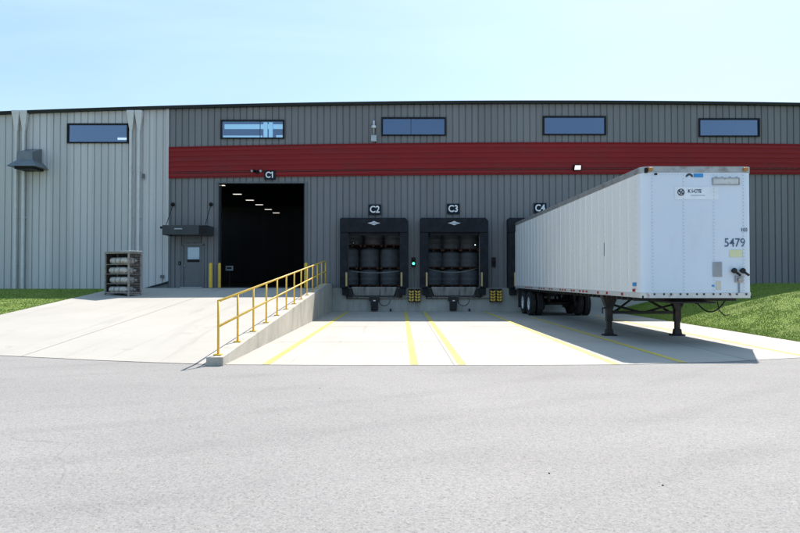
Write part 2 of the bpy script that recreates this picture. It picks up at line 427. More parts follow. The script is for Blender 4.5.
# openings: x0,x1,z0,z1
C1 = (WX(217.3), WX(305), 1.12, WZ(183.3))
DOOR = (WX(182.6), WX(203.4), 1.12, WZ(244.5))
WIN = []
for a, b, t, bt in ((67,127.5,124.2,143),(220.7,283.6,120.6,138.6),(382,445.6,118,135.6),(543.7,606,116.8,135),(699.7,760,119,136.6)):
    WIN.append((WX(a), WX(b), WZ(bt), WZ(t)))
DOCKX = (-1.21, 2.52, 6.62)
DH = [(x-1.22, x+1.22, 1.1, 3.75) for x in DOCKX]
def ribbed(name, x0, x1, zlo, zhi, holes, m, y=WY, pitch=.305, depth=.050, label=None):
    prof = []
    n = int((x1-x0)/pitch)+1
    for k in range(n):
        b = x0+k*pitch
        for dx, dy in ((0,0),(.008,depth*.9),(.050,depth*.9),(.060,0),(.085,-.008),(.115,-.008),(.13,0),(.20,0),(.215,-.006),(.235,-.006),(.25,0)): prof.append((b+dx, dy))
    def dyat(x):
        for (a,c),(b,d) in zip(prof, prof[1:]):
            if a <= x <= b: return c+(d-c)*(x-a)/(b-a) if b > a else c
        return 0
    bx = sorted(set([round(p[0],4) for p in prof if x0 <= p[0] <= x1]+[x0,x1]+[round(h[i],4) for h in holes for i in (0,1) if x0 < h[i] < x1]))
    mb = MB()
    for a, b in zip(bx, bx[1:]):
        if b-a < 1e-4: continue
        mid = (a+b)/2; ya, yb = y+dyat(a), y+dyat(b)
        cuts = sorted([(h[2],h[3]) for h in holes if h[0] < mid < h[1]])
        lo = None; segs = []
        cur = ('lo',)
        lvl = [(zlo(a), zlo(b))]
        for c0, c1 in cuts: lvl += [(c0,c0),(c1,c1)]
        lvl.append((zhi(a), zhi(b)))
        for i in range(0, len(lvl), 2):
            (p,q_),(r,s_) = lvl[i], lvl[i+1]
            if r-p > .005: mb.face([(a,ya,p),(b,yb,q_),(b,yb,s_),(a,ya,r)])
    return mb.build(name, m, bl, label=label, fix=False)
base = lambda x: 1.12
def base_l(x):
    a, b = WX(141), XC
    return 1.06 if x < a else 1.06+(WZ(281.3)-1.06)*(x-a)/(b-a)
hol = [C1, DOOR]+WIN[1:]+DH
ribbed('wall', XC, XR, base, lambda x: band_b(x)+.02, [C1,DOOR]+DH, M['siding_dark'], label='dark grey ribbed wall below the red band')
ribbed('wall', XC, XR, lambda x: band_t(x)-.02, eave, WIN[1:], M['siding_dark'], label='dark grey ribbed wall above the red band')
ribbed('wall', XL, XC-.02, base_l, eave, [WIN[0]], M['siding_light'], pitch=.325, label='light grey ribbed wall at the left')
# corner trim between light and dark cladding
mb = MB(); mb.box(XC-.10, XC+.03, WY-.075, WY+.01, base_l(XC), eave(XC)); mb.build('corner_trim', M['siding_light'], bl, .006)
# red band with horizontal ribs
mb = MB(); NX = 40
for i in range(NX):
    a = XC+.04+(XR-XC-.04)*i/NX; b = XC+.04+(XR-XC-.04)*(i+1)/NX
    prof = []
    for k in range(6):
        for f_, d in ((0,-.05),(.10,-.05),(.22,-.075),(.74,-.075),(.86,-.05),(.93,-.05)): prof.append(((k+f_)/6, d))
    prof.append((1,-.05))
    for (f0,d0),(f1,d1) in zip(prof, prof[1:]):
        za, zbb = band_b(a), band_b(b); ha, hb = band_t(a)-za, band_t(b)-zbb
        mb.face([(a,WY+d0,za+ha*f0),(b,WY+d0,zbb+hb*f0),(b,WY+d1,zbb+hb*f1),(a,WY+d1,za+ha*f1)])
    for f_, dz in ((0,-.03),(1,.03)):
        za = band_b(a)+(band_t(a)-band_b(a))*f_; zc = band_b(b)+(band_t(b)-band_b(b))*f_
        mb.hexa([(a,WY-.09,za),(b,WY-.09,zc),(b,WY+.0,zc),(a,WY+.0,za)], [(a,WY-.09,za+dz),(b,WY-.09,zc+dz),(b,WY,zc+dz),(a,WY,za+dz)])
mb.box(XC+.03, XC+.045, WY-.092, WY, band_b(XC)-.03, band_t(XC)+.03)
mb.build('cladding_band', M['siding_red'], bl, label='wide red band of horizontally ribbed cladding')
mb = MB(); x = XC+.2                           # notched closure strip near the foot of the band
while x < 21:
    z = band_b(x)+.235; z2 = band_b(x+.305)+.235
    mb.hexa([(x,WY-.09,z-.02),(x+.305,WY-.09,z2-.02),(x+.305,WY-.05,z2-.02),(x,WY-.05,z-.02)],[(x,WY-.09,z-.005),(x+.305,WY-.09,z2-.005),(x+.305,WY-.05,z2-.005),(x,WY-.05,z-.005)])
    mb.hexa([(x,WY-.09,z-.005),(x+.305,WY-.09,z2-.005),(x+.305,WY-.05,z2-.005),(x,WY-.05,z-.005)],[(x+.12,WY-.09,z+.03),(x+.185,WY-.09,z2+.03),(x+.185,WY-.05,z2+.03),(x+.12,WY-.05,z+.03)]); x += .305
mb.build('closure_strip', mat('closure', (.09,.02,.02), .6), bl)
# eave, roof
mb = MB(); NX = 48
for i in range(NX):
    a = XL+(XR-XL)*i/NX; b = XL+(XR-XL)*(i+1)/NX; ea, eb = eave(a), eave(b)
    mb.hexa([(a,WY-.20,ea-.05),(b,WY-.20,eb-.05),(b,WY+.04,eb-.05),(a,WY+.04,ea-.05)], [(a,WY-.23,ea+.075),(b,WY-.23,eb+.075),(b,WY+.04,eb+.075),(a,WY+.04,ea+.075)])
mb.build('roof_edge', M['trim_dark'], bl, label='dark eave gutter along the roof')
mb = MB()
for i in range(NX):
    a = XL+(XR-XL)*i/NX; b = XL+(XR-XL)*(i+1)/NX; ea, eb = eave(a)+.085, eave(b)+.085
    mb.face([(a,WY-.2,ea),(b,WY-.2,eb),(b,95,11.6),(a,95,11.6)]); mb.face([(a,WY-.2,ea-.02),(b,WY-.2,eb-.02),(b,95,11.4),(a,95,11.4)])
mb.build('roof', M['roof'], bl, fix=False)
mb = MB(); mb.box(XL-.02,XL,WY,95,-.3,9.7); mb.box(XR,XR+.02,WY,95,-.3,9.7); mb.box(XL,XR,95,95.1,-.3,11.4)
mb.build('outer_wall', M['siding_dark'], bl)
# inner lining behind the cladding, with the same openings
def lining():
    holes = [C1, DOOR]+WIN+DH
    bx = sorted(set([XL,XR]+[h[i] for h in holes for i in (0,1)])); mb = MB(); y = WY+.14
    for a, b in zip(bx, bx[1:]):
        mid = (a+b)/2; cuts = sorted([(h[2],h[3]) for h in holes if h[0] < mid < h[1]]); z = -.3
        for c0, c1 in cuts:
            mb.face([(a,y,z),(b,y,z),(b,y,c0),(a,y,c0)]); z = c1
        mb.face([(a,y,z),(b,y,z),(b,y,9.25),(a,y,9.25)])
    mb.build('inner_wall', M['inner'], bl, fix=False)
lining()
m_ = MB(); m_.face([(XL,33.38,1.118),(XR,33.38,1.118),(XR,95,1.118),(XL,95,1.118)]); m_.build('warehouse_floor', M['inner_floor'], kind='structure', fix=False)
# foundation / dock wall
mb = MB()
pits = [(x-.98, x+.98) for x in DOCKX]
def fnd(mb, x0, x1):
    mb.box(x0, x1, WY-.07, WY+.9, -.2, 1.115)
cur = -3.3
for a, b in pits:
    fnd(mb, cur, a); mb.box(a, b, WY-.07, WY+.9, -.2, .72); cur = b
fnd(mb, cur, XR); mb.build('foundation', M['dock_conc'], bl, .012, label='stained concrete dock wall')
mb = MB(); mb.box(XC, -3.45, WY-.02, WY+.2, .3, 1.13)
mb.build('sill_plate', M['trim_dark'], bl)
mb = MB(); a0, a1 = WX(141), XC
mb.face([(a0,WY-.012,.6),(a1,WY-.012,.6),(a1,WY-.012,base_l(a1)-.05),(a0,WY-.012,1.03)])
mb.face([(XL,WY-.012,.3),(a0,WY-.012,.3),(a0,WY-.012,1.05),(XL,WY-.012,1.05)])
mb.build('foundation', M['trim_grey'], bl, label='low grey base under the light cladding', fix=False)
mb = MB()
mb.hexa([(a0,WY-.07,1.0),(a1+.03,WY-.07,base_l(a1)-.09),(a1+.03,WY,base_l(a1)-.09),(a0,WY,1.0)],[(a0,WY-.07,1.06),(a1+.03,WY-.07,base_l(a1)),(a1+.03,WY,base_l(a1)),(a0,WY,1.06)])
mb.box(XL, a0, WY-.07, WY, .96, 1.045)
mb.build('base_trim', M['trim_dark'], bl)
# dark jamb between light wall and man door
box('wall_corner', M['trim_grey'], XC+.035, XC+.12, WY-.05, WY-.001, 1.13, band_b(XC)-.04, bl)
# windows
for i, (a, b, z0, z1) in enumerate(WIN):
    mb = MB(); f = .048; y0, y1 = WY-.09, WY+.15
    mb.box(a-.02,b+.02,y0,y1,z1-f,z1+.02); mb.box(a-.02,b+.02,y0,y1,z0-.02,z0+f*.8)
    mb.box(a-.02,a+f,y0,y1,z0+f*.8,z1-f); mb.box(b-f,b+.02,y0,y1,z0+f*.8,z1-f)
    if i in (1,2): mx = a+(b-a)*(.455 if i == 2 else .62); mb.box(mx-.010,mx+.010,WY-.045,WY+.05,z0+f*.8,z1-f)
    w = mb.build('window', M['black_frame'], bl)
    m2 = MB(); m2.face([(a+f,WY-.03,z0+f*.8),(b-f,WY-.03,z0+f*.8),(b-f,WY-.03,z1-f),(a+f,WY-.03,z1-f)])
    m2.build('pane', M['glass'], w, fix=False)
# trim of the drive-in door opening
mb = MB(); a, b, z0, z1 = C1
mb.box(a-.03,a+.05,WY-.05,WY+.2,z0,z1); mb.box(b-.02,b+.10,WY-.05,WY+.2,z0,z1); mb.box(a-.03,b+.10,WY-.05,WY+.2,z1,z1+.06)
mb.build('door_opening', M['trim_grey'], bl)
mb = MB()
for s_ in (a+.06,b-.10): mb.box(s_, s_+.05, WY+.22, WY+.30, z0, z1+.6)
mb.box(a-.1,b+.1,WY+.25,WY+.45,z1+.02,z1+.4)
mb.build('door_track', M['black_steel'], bl)
# personnel door
a, b, z0, z1 = DOOR
mb = MB(); mb.box(a-.05,a+.045,WY-.055,WY+.14,z0,z1); mb.box(b-.045,b+.05,WY-.055,WY+.14,z0,z1); mb.box(a-.05,b+.05,WY-.055,WY+.14,z1-.045,z1+.05)
dr = mb.build('door', M['steel_door'], bl, .004, label='grey steel door with a small window')
mb = MB(); g0, g1, h0, h1 = WX(187.4), WX(199.2), WZ(260), WZ(247.3)
for q4 in ((a+.045,g0,z0+.01,z1-.045),(g1,b-.045,z0+.01,z1-.045),(g0,g1,z0+.01,h0),(g0,g1,h1,z1-.045)): mb.box(q4[0],q4[1],WY+.0,WY+.045,q4[2],q4[3])
mb.build('door_leaf', M['steel_door'], dr)
m2 = MB(); m2.face([(g0,WY+.015,h0),(g1,WY+.015,h0),(g1,WY+.015,h1),(g0,WY+.015,h1)]); m2.build('pane', M['door_glass'], dr, fix=False)
box('push_bar', M['black_frame'], g0-.01, g1+.01, WY-.012, WY-.001, h0-.10, h0+.03, dr)
mb = MB(); k = WX(185); mb.tube([(k,WY-.001,WZ(266)),(k,WY-.06,WZ(266))], .02); mb.lathe([(0.001,0),(.035,.006),(.035,.03),(.001,.04)],14,(k,WY-.10,WZ(266)),'y')
mb.build('handle', M['galv'], dr)
box('threshold', M['galv'], a-.02, b+.02, WY-.30, WY-.06, 1.121, 1.16, dr, .005)
box('flood_panel', M['trim_grey'], WX(184), WX(201), WY-.05, WY-.001, WZ(244.3)+.08, WZ(235), bl)

# ------------------------------------------------------------------ inside the hall
ch = None
for k, (px, py) in enumerate(((220,185.2),(237,194),(249.5,200),(259,204.6),(268,209.3),(276,212.8))):
    h = 6.9; Y = h*F/(278-py); X = (px-400)/F*Y; z = H+h
    lb = ['nearest ceiling lamp seen at the top left of the dark doorway','second ceiling lamp from the front in the dark doorway','third ceiling lamp from the front in the dark doorway',
          'fourth ceiling lamp from the front, midway along the row inside','second to last ceiling lamp of the row inside the hall','farthest ceiling lamp of the row inside the dark hall'][k]
    if ch is None:
        ch = thing('ceiling_light', (X,Y,z), lb, 'ceiling light', 'ceiling lights inside the hall')
        box('housing', M['galv'], X-.36,X+.36,Y-.2,Y+.2,z+.0,z+.07, ch); box('diffuser', M['lamp'], X-.33,X+.33,Y-.17,Y+.17,z-.02,z-.002, ch)
    else: copy_tree(ch, (X,Y,z), lb)
# glowing strips behind the upper windows; those above door C1 imitate reflections
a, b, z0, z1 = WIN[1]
for nm, x0, x1, zz0, zz1, lb in (('glow_strip', a-.3, a+1.70, z0+.16, z0+.42, 'long pale glowing strip imitating a reflection, low behind the window above door C1'),
                         ('glow_strip', a+2.35, b+.4, z0+.20, z0+.44, 'short pale glowing strip imitating a reflection, at right behind the window above door C1'),
                         ('glow_strip', a-.2, b+.3, z0+.74, z0+.98, 'pale glowing strip imitating a reflection, highest behind the window above door C1')):
    t = thing(nm, ((x0+x1)/2, WY+1.3, zz0), lb, 'glowing strip', 'reflection strips behind the window above door C1')
    box('housing', M['galv'], x0, x1, WY+1.36, WY+1.5, zz0, zz1, t); box('tube', M['reflection_glow'], x0+.02, x1-.02, WY+1.3, WY+1.355, zz0+.01, zz1-.01, t)  # glowing slab and backing added to stand for the pane's reflections
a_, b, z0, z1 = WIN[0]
t = thing('glow_strip', (b-.45, WY+.5, z0+.2), 'small bright glowing strip behind the window in the light grey wall', 'glowing strip')
box('tube', M['lamp_white'], b-.72, b-.12, WY+.5, WY+.53, z0+.26, z0+.35, t); box('housing', M['galv'], b-.74, b-.10, WY+.535, WY+.58, z0+.24, z0+.40, t)  # small glowing slab with a backing box behind the pane
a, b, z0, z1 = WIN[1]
for xx, lb in ((a+1.86,'left one of two pale upright glowing bars imitating reflections behind the window above door C1'),(a+2.12,'right one of two pale upright glowing bars imitating reflections behind the window above door C1')):
    t = thing('glow_strip', (xx, WY+1.2, z0+.1), lb, 'glowing strip', 'reflection strips behind the window above door C1')
    box('tube', M['reflection_glow'], xx-.09, xx+.09, WY+1.15, WY+1.2, z0+.0, z0+1.1, t); box('housing', M['galv'], xx-.1, xx+.1, WY+1.205, WY+1.28, z0, z0+1.1, t)  # upright glowing slabs, also added as reflections of the pane
# pale notice panel just inside C1
x, z = WX(229.5,34.2), WZ(268.3,34.2)
t = thing('control_panel', (x,34.2,1.12), 'small pale grey panel on a stand just inside the open door', 'panel')
box('plate', M['pale'], x-.19,x+.19,34.15,34.2,z-.12,z+.12,t,.01); box('stand', M['black_steel'], x-.02,x+.02,34.21,34.25,1.125,z+.05,t)
box('screen', M['black_frame'], x-.12,x+.12,34.143,34.149,z-.03,z+.05,t)

# goods inside docks C2 and C3
def make_bag(loc, w, d, h, label):
    t = thing('drum', loc, label, 'drum', 'grey drums stacked inside the dock doors'); R = w/2
    prof = [(0.001,0),(R*.94,0),(R,.02),(R,.05)]
    for f_ in (.33,.62): prof += [(R,h*f_-.03),(R+.014,h*f_-.012),(R+.014,h*f_+.012),(R,h*f_+.03)]
    prof += [(R,h*.86),(R*.95,h*.93),(R*.80,h*.98),(R*.62,h)]
    mb = MB(); mb.lathe(prof, 28, loc); mb.build('shell', M['bag'], t)
    mb = MB(); mb.lathe([(R*.62,h-.002),(R*.64,h+.012),(R*.60,h+.02),(.001,h+.012)], 28, loc); mb.build('lid', M['bag_lid'], t)
    return t
def make_pallet(loc, label):
    x, y, z = loc; t = thing('pallet', loc, label, 'pallet', 'wooden pallets under the drums')
    mb = MB()
    for k in range(7): mb.box(x-.43,x+.43,y-.43+k*.13,y-.43+k*.13+.09,z+.09,z+.115)
    mb.build('deck', M['wood'], t)
    for k in (-1,0,1): box('runner', M['wood'], x+k*.37-.04, x+k*.37+.04, y-.43, y+.43, z, z+.088, t)
    return t
bag0 = pal0 = None
hh = .76
cn = ['left','middle','right']; rn = ['bottom','middle','top']
for di, X0, nm in ((0,-1.21,'C2'),(1,2.52,'C3')):
    for r in range(3):
        for c in range(3):
            x = X0+(c-1)*.90+.02; z = 1.125+r*(hh+.125)
            if di == 0: x = -1.22+(c-1)*1.02-(.30 if r < 2 else .10); z = (1.125,2.0,3.10)[r]; y = WY+1.75+random.uniform(-.04,.04)
            lp = f'wooden pallet under the {cn[c]} drum of the {rn[r]} row inside dock {nm}'
            lb = f'grey drum in the {rn[r]} row, {cn[c]} stack, inside dock {nm}'
            if pal0 is None:
                pal0 = make_pallet((x,y,z), lp); bag0 = make_bag((x,y,z+.118), .86, .86, hh-.02, lb); pal0.scale = (1.12,1.12,1); bag0.scale = (1.14,1.14,1)
            else:
                pp = copy_tree(pal0, (x,y,z), lp); dd = copy_tree(bag0, (x,y,z+.118), lb)
                if di == 0: pp.scale = (1.12,1.12,1); dd.scale = (1.14,1.14,1.24 if r == 1 else 1)
for X0, sagz, z0, lb in ((-1.21,.10,1.93,'grey safety strap stretched low across dock C2 in front of the drums'),(2.52,.20,2.05,'grey safety strap sagging in a curve across dock C3')):
    mb = MB(); n = 14
    mb.tube([(X0-1.2+2.4*k/n, WY+.9, z0-sagz*(1-((k-n/2)/(n/2))**2)) for k in range(n+1)], .022, 6)
    tag(mb.build('safety_strap', M['strap'], None), lb, 'strap')

# ------------------------------------------------------------------ docks
def make_shelter(cx, label):
    Y0 = WY-.55; t = thing('dock_shelter', (cx,WY-.3,1.05), label, 'dock shelter', 'black dock shelters round the loading doors')
    w = 1.585; iw = 1.19; zt = 4.38; zi = 3.70
    mb = MB()
    pr = [(-w,zi-.30),(w,zi-.30),(w,zt-.14),(w-.12,zt),(-w+.03,zt),(-w,zt-.03)]
    # head pad: hangs over the side pads, chamfered upper corners
    pr = [(-w,zi),(w,zi),(w,zt-.14),(w-.12,zt),(-w+.06,zt),(-w,zt-.06)]
    i = len(mb.v)
    for y in (Y0-.03, WY-.04): mb.v += [(cx+a,y,b) for a,b in pr]
    n = len(pr); mb.f.append(tuple(i+k for k in range(n))); mb.f.append(tuple(i+n+k for k in reversed(range(n)))); mb.sm += [False,False]
    for k in range(n): mb.f.append((i+k,i+(k+1)%n,i+n+(k+1)%n,i+n+k)); mb.sm.append(False)
    mb.build('head_pad', M['rubber'], t, .025)
    for s in (-1,1):
        mb = MB(); xo, xi = cx+s*w, cx+s*iw
        mb.hexa([(xo,Y0,1.12),(xi,Y0,1.12),(xi+s*.06,WY-.04,1.12),(xo,WY-.04,1.12)],[(xo,Y0,zi-.004),(xi,Y0,zi-.004),(xi+s*.06,WY-.04,zi-.004),(xo,WY-.04,zi-.004)])
        sp = mb.build('side_pad', M['rubber'], t, .025)
        box('guide_strip', M['guide'], min(xi+s*.05,xi+s*.13), max(xi+s*.05,xi+s*.13), Y0-.012, Y0-.001, 1.20, 1.84, sp)
        m2 = MB()                                   # foot flap hanging beside the pit
        m2.box(min(xo-s*.10,xi+s*.0), max(xo-s*.10,xi+s*.0), Y0+.12, WY-.08, .78, 1.115); m2.build('foot_flap', M['rubber'], t, .02)
    # drop curtain behind the head
    box('head_curtain', M['rubber'], cx-iw+.06, cx+iw-.06, Y0+.10, Y0+.16, zi-.14, zi-.004, t, .01)
    z = 4.13
    mb = MB(); pts = [(-.30,0),(-.14,.035),(0,.10),(.14,.035),(.30,0),(.14,-.04),(0,-.10),(-.14,-.04)]
    i = len(mb.v)
    for y in (Y0-.045,Y0-.032): mb.v += [(cx+a,y,z+b) for a,b in pts]
    mb.f.append(tuple(range(i,i+8))); mb.sm.append(False)
    for k in range(8): mb.f.append((i+k,i+(k+1)%8,i+8+(k+1)%8,i+8+k)); mb.sm.append(False)
    eb = mb.build('badge', M['silver'], t); box('badge_bar', M['ink_grey'], cx-.13,cx+.13,Y0-.052,Y0-.046,z-.018,z+.018, eb)
    return t
sh = make_shelter(DOCKX[0], 'black padded dock shelter around the opening under sign C2')
copy_tree(sh, (DOCKX[1],WY-.3,1.05), 'black padded dock shelter around the opening under sign C3')
copy_tree(sh, (DOCKX[2],WY-.3,1.05), 'black padded dock shelter behind the white trailer at dock C4')
def make_leveler(cx, label):
    t = thing('dock_leveler', (cx,WY-.2,.5), label, 'dock leveler', 'dock levelers under the loading doors')
    Y = WY-.22
    mb = MB(); mb.hexa([(cx-.92,Y+.02,.745),(cx+.92,Y+.02,.745),(cx+.92,Y+.05,.745),(cx-.92,Y+.05,.745)],[(cx-1.06,Y-.06,1.16),(cx+1.06,Y-.06,1.16),(cx+1.06,Y+.0,1.16),(cx-1.06,Y+.0,1.16)])
    mb.build('lip', M['lip'], t, .008)
    mb = MB(); mb.box(cx-1.05,cx+1.05,Y+.01,WY+1.0,1.125,1.16); mb.build('platform', M['black_steel'], t)
    mb = MB(); mb.box(cx-1.30,cx+1.30,WY-.16,WY-.075,.60,.70); mb.box(cx-1.32,cx-1.0,WY-.2,WY-.075,.70,1.10); mb.box(cx+1.0,cx+1.32,WY-.2,WY-.075,.70,1.10)
    mb.build('front_frame', M['black_steel'], t, .01)
    mb = MB(); mb.tube([(cx-1.25,WY-.19,.66),(cx+1.9,WY-.19,.63)], .028, 8); mb.build('pipe', M['rusty'], t)
    return t
lv = make_leveler(DOCKX[0], 'steel dock leveler with dull grey lip under dock C2')
copy_tree(lv, (DOCKX[1],WY-.2,.5), 'steel dock leveler with shiny lip under dock C3')
def make_restraint(cx, label):
    Y = WY-.3; t = thing('vehicle_restraint', (cx,Y,0), label, 'truck restraint', 'black truck restraints below the dock levelers')
    mb = MB(); mb.box(cx-.24,cx+.24,Y-.02,Y+.22,.50,.70); mb.hexa([(cx-.15,Y-.06,.10),(cx+.15,Y-.06,.10),(cx+.17,Y+.22,.05),(cx-.17,Y+.22,.05)],[(cx-.17,Y-.09,.52),(cx+.17,Y-.09,.52),(cx+.17,Y+.22,.52),(cx-.17,Y+.22,.52)])
    mb.build('housing', M['black_steel'], t, .02)
    mb = MB(); mb.tube([(cx-.13,Y-.05,.13),(cx+.13,Y-.05,.13)], .07, 14); mb.build('roller', M['tyre'], t)
    box('plate', M['white_txt'], cx-.05,cx+.06,Y-.112,Y-.096,.50,.55, t)
    mb = MB(); n = 12
    mb.tube([(cx+.2+.26*(1-math.cos(PI*k/n))*1.05, Y+.02+.05*math.sin(k), .58-.30*math.sin(PI*k/n)) for k in range(n+1)], .016, 8); mb.build('hose', M['tyre'], t)
    box('end_stop', M['black_steel'], cx+.72,cx+.80,Y+.1,Y+.22,.02,.14, t)
    return t
rs = make_restraint(-1.2, 'black truck restraint with looped hose below dock C2')
copy_tree(rs, (2.5,WY-.3,0), 'black truck restraint with looped hose below dock C3')
def make_bumper(cx, label):
    Y = WY-.32; t = thing('dock_bumper', (cx,Y,.46), label, 'dock bumper', 'yellow and black dock bumpers on the concrete wall')
    mb = MB(); mb.box(cx-.13,cx+.13,Y+.03,WY-.072,.46,1.04); mb.build('rubber_block', M['tyre'], t, .01)
    for k, s in enumerate((-1,1)):
        mb = MB()
        for j in range(4):
            z = .49+j*.13
            mb.hexa([(cx+s*.015,Y+.005,z),(cx+s*.115,Y+.005,z+.04),(cx+s*.115,Y+.029,z+.04),(cx+s*.015,Y+.029,z)],[(cx+s*.015,Y+.005,z+.085),(cx+s*.115,Y+.005,z+.125),(cx+s*.115,Y+.029,z+.125),(cx+s*.015,Y+.029,z+.085)])
        mb.build('face_plate', M['yellow'], t)
    box('top_cap', M['black_steel'], cx-.13,cx+.13,Y,WY-.072,1.042,1.075,t)
    return t
bp = make_bumper(WX(411.3,WY-.3), 'yellow striped dock bumper between C2 and C3, the one nearer C2')
for px, lb in ((417.6,'yellow striped dock bumper between C2 and C3, the one nearer C3'),(492.8,'yellow striped dock bumper right of C3, the one nearer C3'),(499.3,'yellow striped dock bumper right of C3, the one nearer the trailer')):
    copy_tree(bp, (WX(px,WY-.3),WY-.32,.46), lb)
# traffic lights by the docks
for px, on, lb in ((413.5,True,'dock signal lamp showing green between C2 and C3'),(493.5,False,'unlit dark dock signal box between C3 and C4')):
    x = WX(px); t = thing('signal_light', (x,WY-.1,WZ(267)), lb, 'signal light')
    box('housing', M['black_frame'], x-.09,x+.09,WY-.13,WY-.04,WZ(267),WZ(257.5),t,.01)
    for z, m in ((WZ(260.2), M['strip_off'] if not on else M['black_frame']),(WZ(263.6), M['green'] if on else M['black_frame'])):
        mb = MB(); mb.lathe([(.001,-.03),(.035,-.025),(.055,0)],16,(x,WY-.135,z),'y'); mb.build('lens', m, t)
# small lamps just inside docks
for x, z, m, lb in ((WX(353.5,33.2),WZ(243,33.2),M['lens'],'small dock lamp head at the upper left inside C2'),(WX(475.5,33.0),WZ(244.8,33.0),M['lamp_white'],'small bright dock lamp at the upper right inside C3')):
    t = thing('dock_lamp', (x,33.2,z), lb, 'lamp')
    mb = MB(); mb.lathe([(.02,.16),(.06,.14),(.075,0),(.07,-.02)],14,(x,33.2-.06,z),'y'); mb.build('lamp_head', M['black_steel'], t)
    mb = MB(); mb.lathe([(.001,-.012),(.026,-.006),(.03,.0)],14,(x,33.2-.065,z),'y'); mb.build('lens', m, t)
    mb = MB(); s = -1 if x < 0 else 1; mb.tube([(x,33.3,z),(x+s*.2,33.3,z+.05),(x+s*.45,32.9,z+.05)], .02, 6); mb.build('arm', M['black_steel'], t)

# ------------------------------------------------------------------ things on the wall
for px, py, s, w, h in ((269.6,175.2,'C1',.54,.44),(374.7,209.7,'C2',.60,.50),(453.3,209,'C3',.60,.50),(540.2,208.3,'C4',.60,.50)):
    y = WY-.10; x, z = WX(px,y), WZ(py,y)
    t = thing('dock_sign', (x,y,z-h/2), f'dark navy sign reading {s} in white on the wall', 'sign', 'dock number signs')
    box('plate', M['navy'], x-w/2,x+w/2,y-.02,y,z-h/2,z+h/2,t,.012); lt = text('lettering', s, M['white_txt'], h*.90, (x,y-.026,z), t, bold=.010, sx=.88)
    if s == 'C1':
        v_ = [q_.co for q_ in lt.data.vertices]; o_ = ORG[t.name]; mx_ = max(c.x for c in v_); tz = max(c.z for c in v_)-.012
        m3 = MB(); f0, f1 = y-.031, y-.0215; w_ = .085; X = mx_-w_+.01; zt_ = tz
        m3.hexa([(X+o_.x-.055,f0,zt_+o_.z-.10),(X+o_.x+.02,f0,zt_+o_.z-.06),(X+o_.x+.02,f1,zt_+o_.z-.06),(X+o_.x-.055,f1,zt_+o_.z-.10)],[(X+o_.x-.055,f0,zt_+o_.z-.05),(X+o_.x+.02,f0,zt_+o_.z),(X+o_.x+.02,f1,zt_+o_.z),(X+o_.x-.055,f1,zt_+o_.z-.05)])
        m3.build('numeral_flag', M['white_txt'], t)
# wall lights
y = WY-.09; x, z = WX(577.3,y), WZ(168.2,y)
t = thing('wall_light', (x,y,z-.12), 'white square wall light at the foot of the red band above the trailer', 'wall light')
mb = MB(); mb.hexa([(x-.2,y-.10,z-.13),(x+.2,y-.10,z-.13),(x+.2,y,z-.13),(x-.2,y,z-.13)],[(x-.17,y-.22,z+.12),(x+.17,y-.22,z+.12),(x+.2,y,z+.14),(x-.2,y,z+.14)]); mb.build('housing', M['black_frame'], t, .01)
mb = MB(); mb.hexa([(x-.14,y-.125,z-.09),(x+.14,y-.125,z-.09),(x+.14,y-.10,z-.09),(x-.14,y-.10,z-.09)],[(x-.13,y-.225,z+.09),(x+.13,y-.225,z+.09),(x+.13,y-.19,z+.09),(x-.13,y-.19,z+.09)]); mb.build('lens', emit('wall_lamp', (.85,.95,1), .8), t)
x, z = WX(257,y), WZ(171.8,y)
t = thing('flood_light', (x,y,z-.15), 'small dark twin-head flood light beside sign C1', 'flood light')
mb = MB(); mb.box(x-.06,x+.06,y-.06,y,z-.10,z+.02); mb.build('mount', M['black_frame'], t)
for s in (-1,1):
    mb = MB(); mb.tube([(x+s*.05,y-.06,z+.0),(x+s*.13,y-.16,z+.03),(x+s*.20,y-.26,z+.0)], .045, 12, .075); lh = mb.build('lamp_head', M['black_frame'], t)
    mb = MB(); mb.tube([(x+s*.20,y-.262,z-.0),(x+s*.205,y-.275,z-.003)], .06, 12); mb.build('lens', M['grey_vent'], lh)
# antenna / sensor on the wall above the band
y = WY-.05; x = WX(373.8,y)
t = thing('wall_antenna', (x,y,WZ(142,y)), 'pale antenna mast on a small box above the red band', 'antenna')
box('box', M['galv'], x-.13,x+.13,y-.13,y,WZ(142,y),WZ(135.6,y),t,.01)
mb = MB(); mb.tube([(x,y-.07,WZ(136,y)),(x,y-.07,WZ(124,y))], .03, 8); mb.build('mast', M['galv'], t)
mb = MB(); mb.lathe([(.04,-.12),(.11,-.10),(.11,0),(.05,.03),(.05,.22),(.001,.26)],16,(x,y-.07,WZ(126.2,y))); mb.build('sensor', M['rim'], t)
# little boxes on the light wall
for px, py, w, h, lb in ((143.2,176.3,.10,.22,'tiny grey fitting high on the light grey wall'),(162.3,276.5,.16,.14,'small grey outlet box low at the end of the light grey wall')):
    y = WY-.035; x, z = WX(px,y), WZ(py,y); t = thing('wall_box', (x,y,z-h/2), lb, 'electrical box')
    box('cover', M['trim_grey'], x-w/2,x+w/2,y-.07,y,z-h/2,z+h/2,t,.012)
    mb = MB(); mb.tube([(x,y-.035,z-h/2),(x,y-.035,z-h/2-.08)], .02, 8); mb.build('conduit', M['galv'], t)
# call box beside the personnel door
x = WX(179.8); t = thing('call_box', (x,WY-.03,WZ(265)), 'tiny dark call box beside the grey steel door', 'call box')
box('cover', M['black_frame'], x-.05,x+.05,WY-.08,WY-.035,WZ(265),WZ(261.5),t,.008); box('button', M['silver'], x-.012,x+.012,WY-.088,WY-.081,WZ(263.6),WZ(263),t)
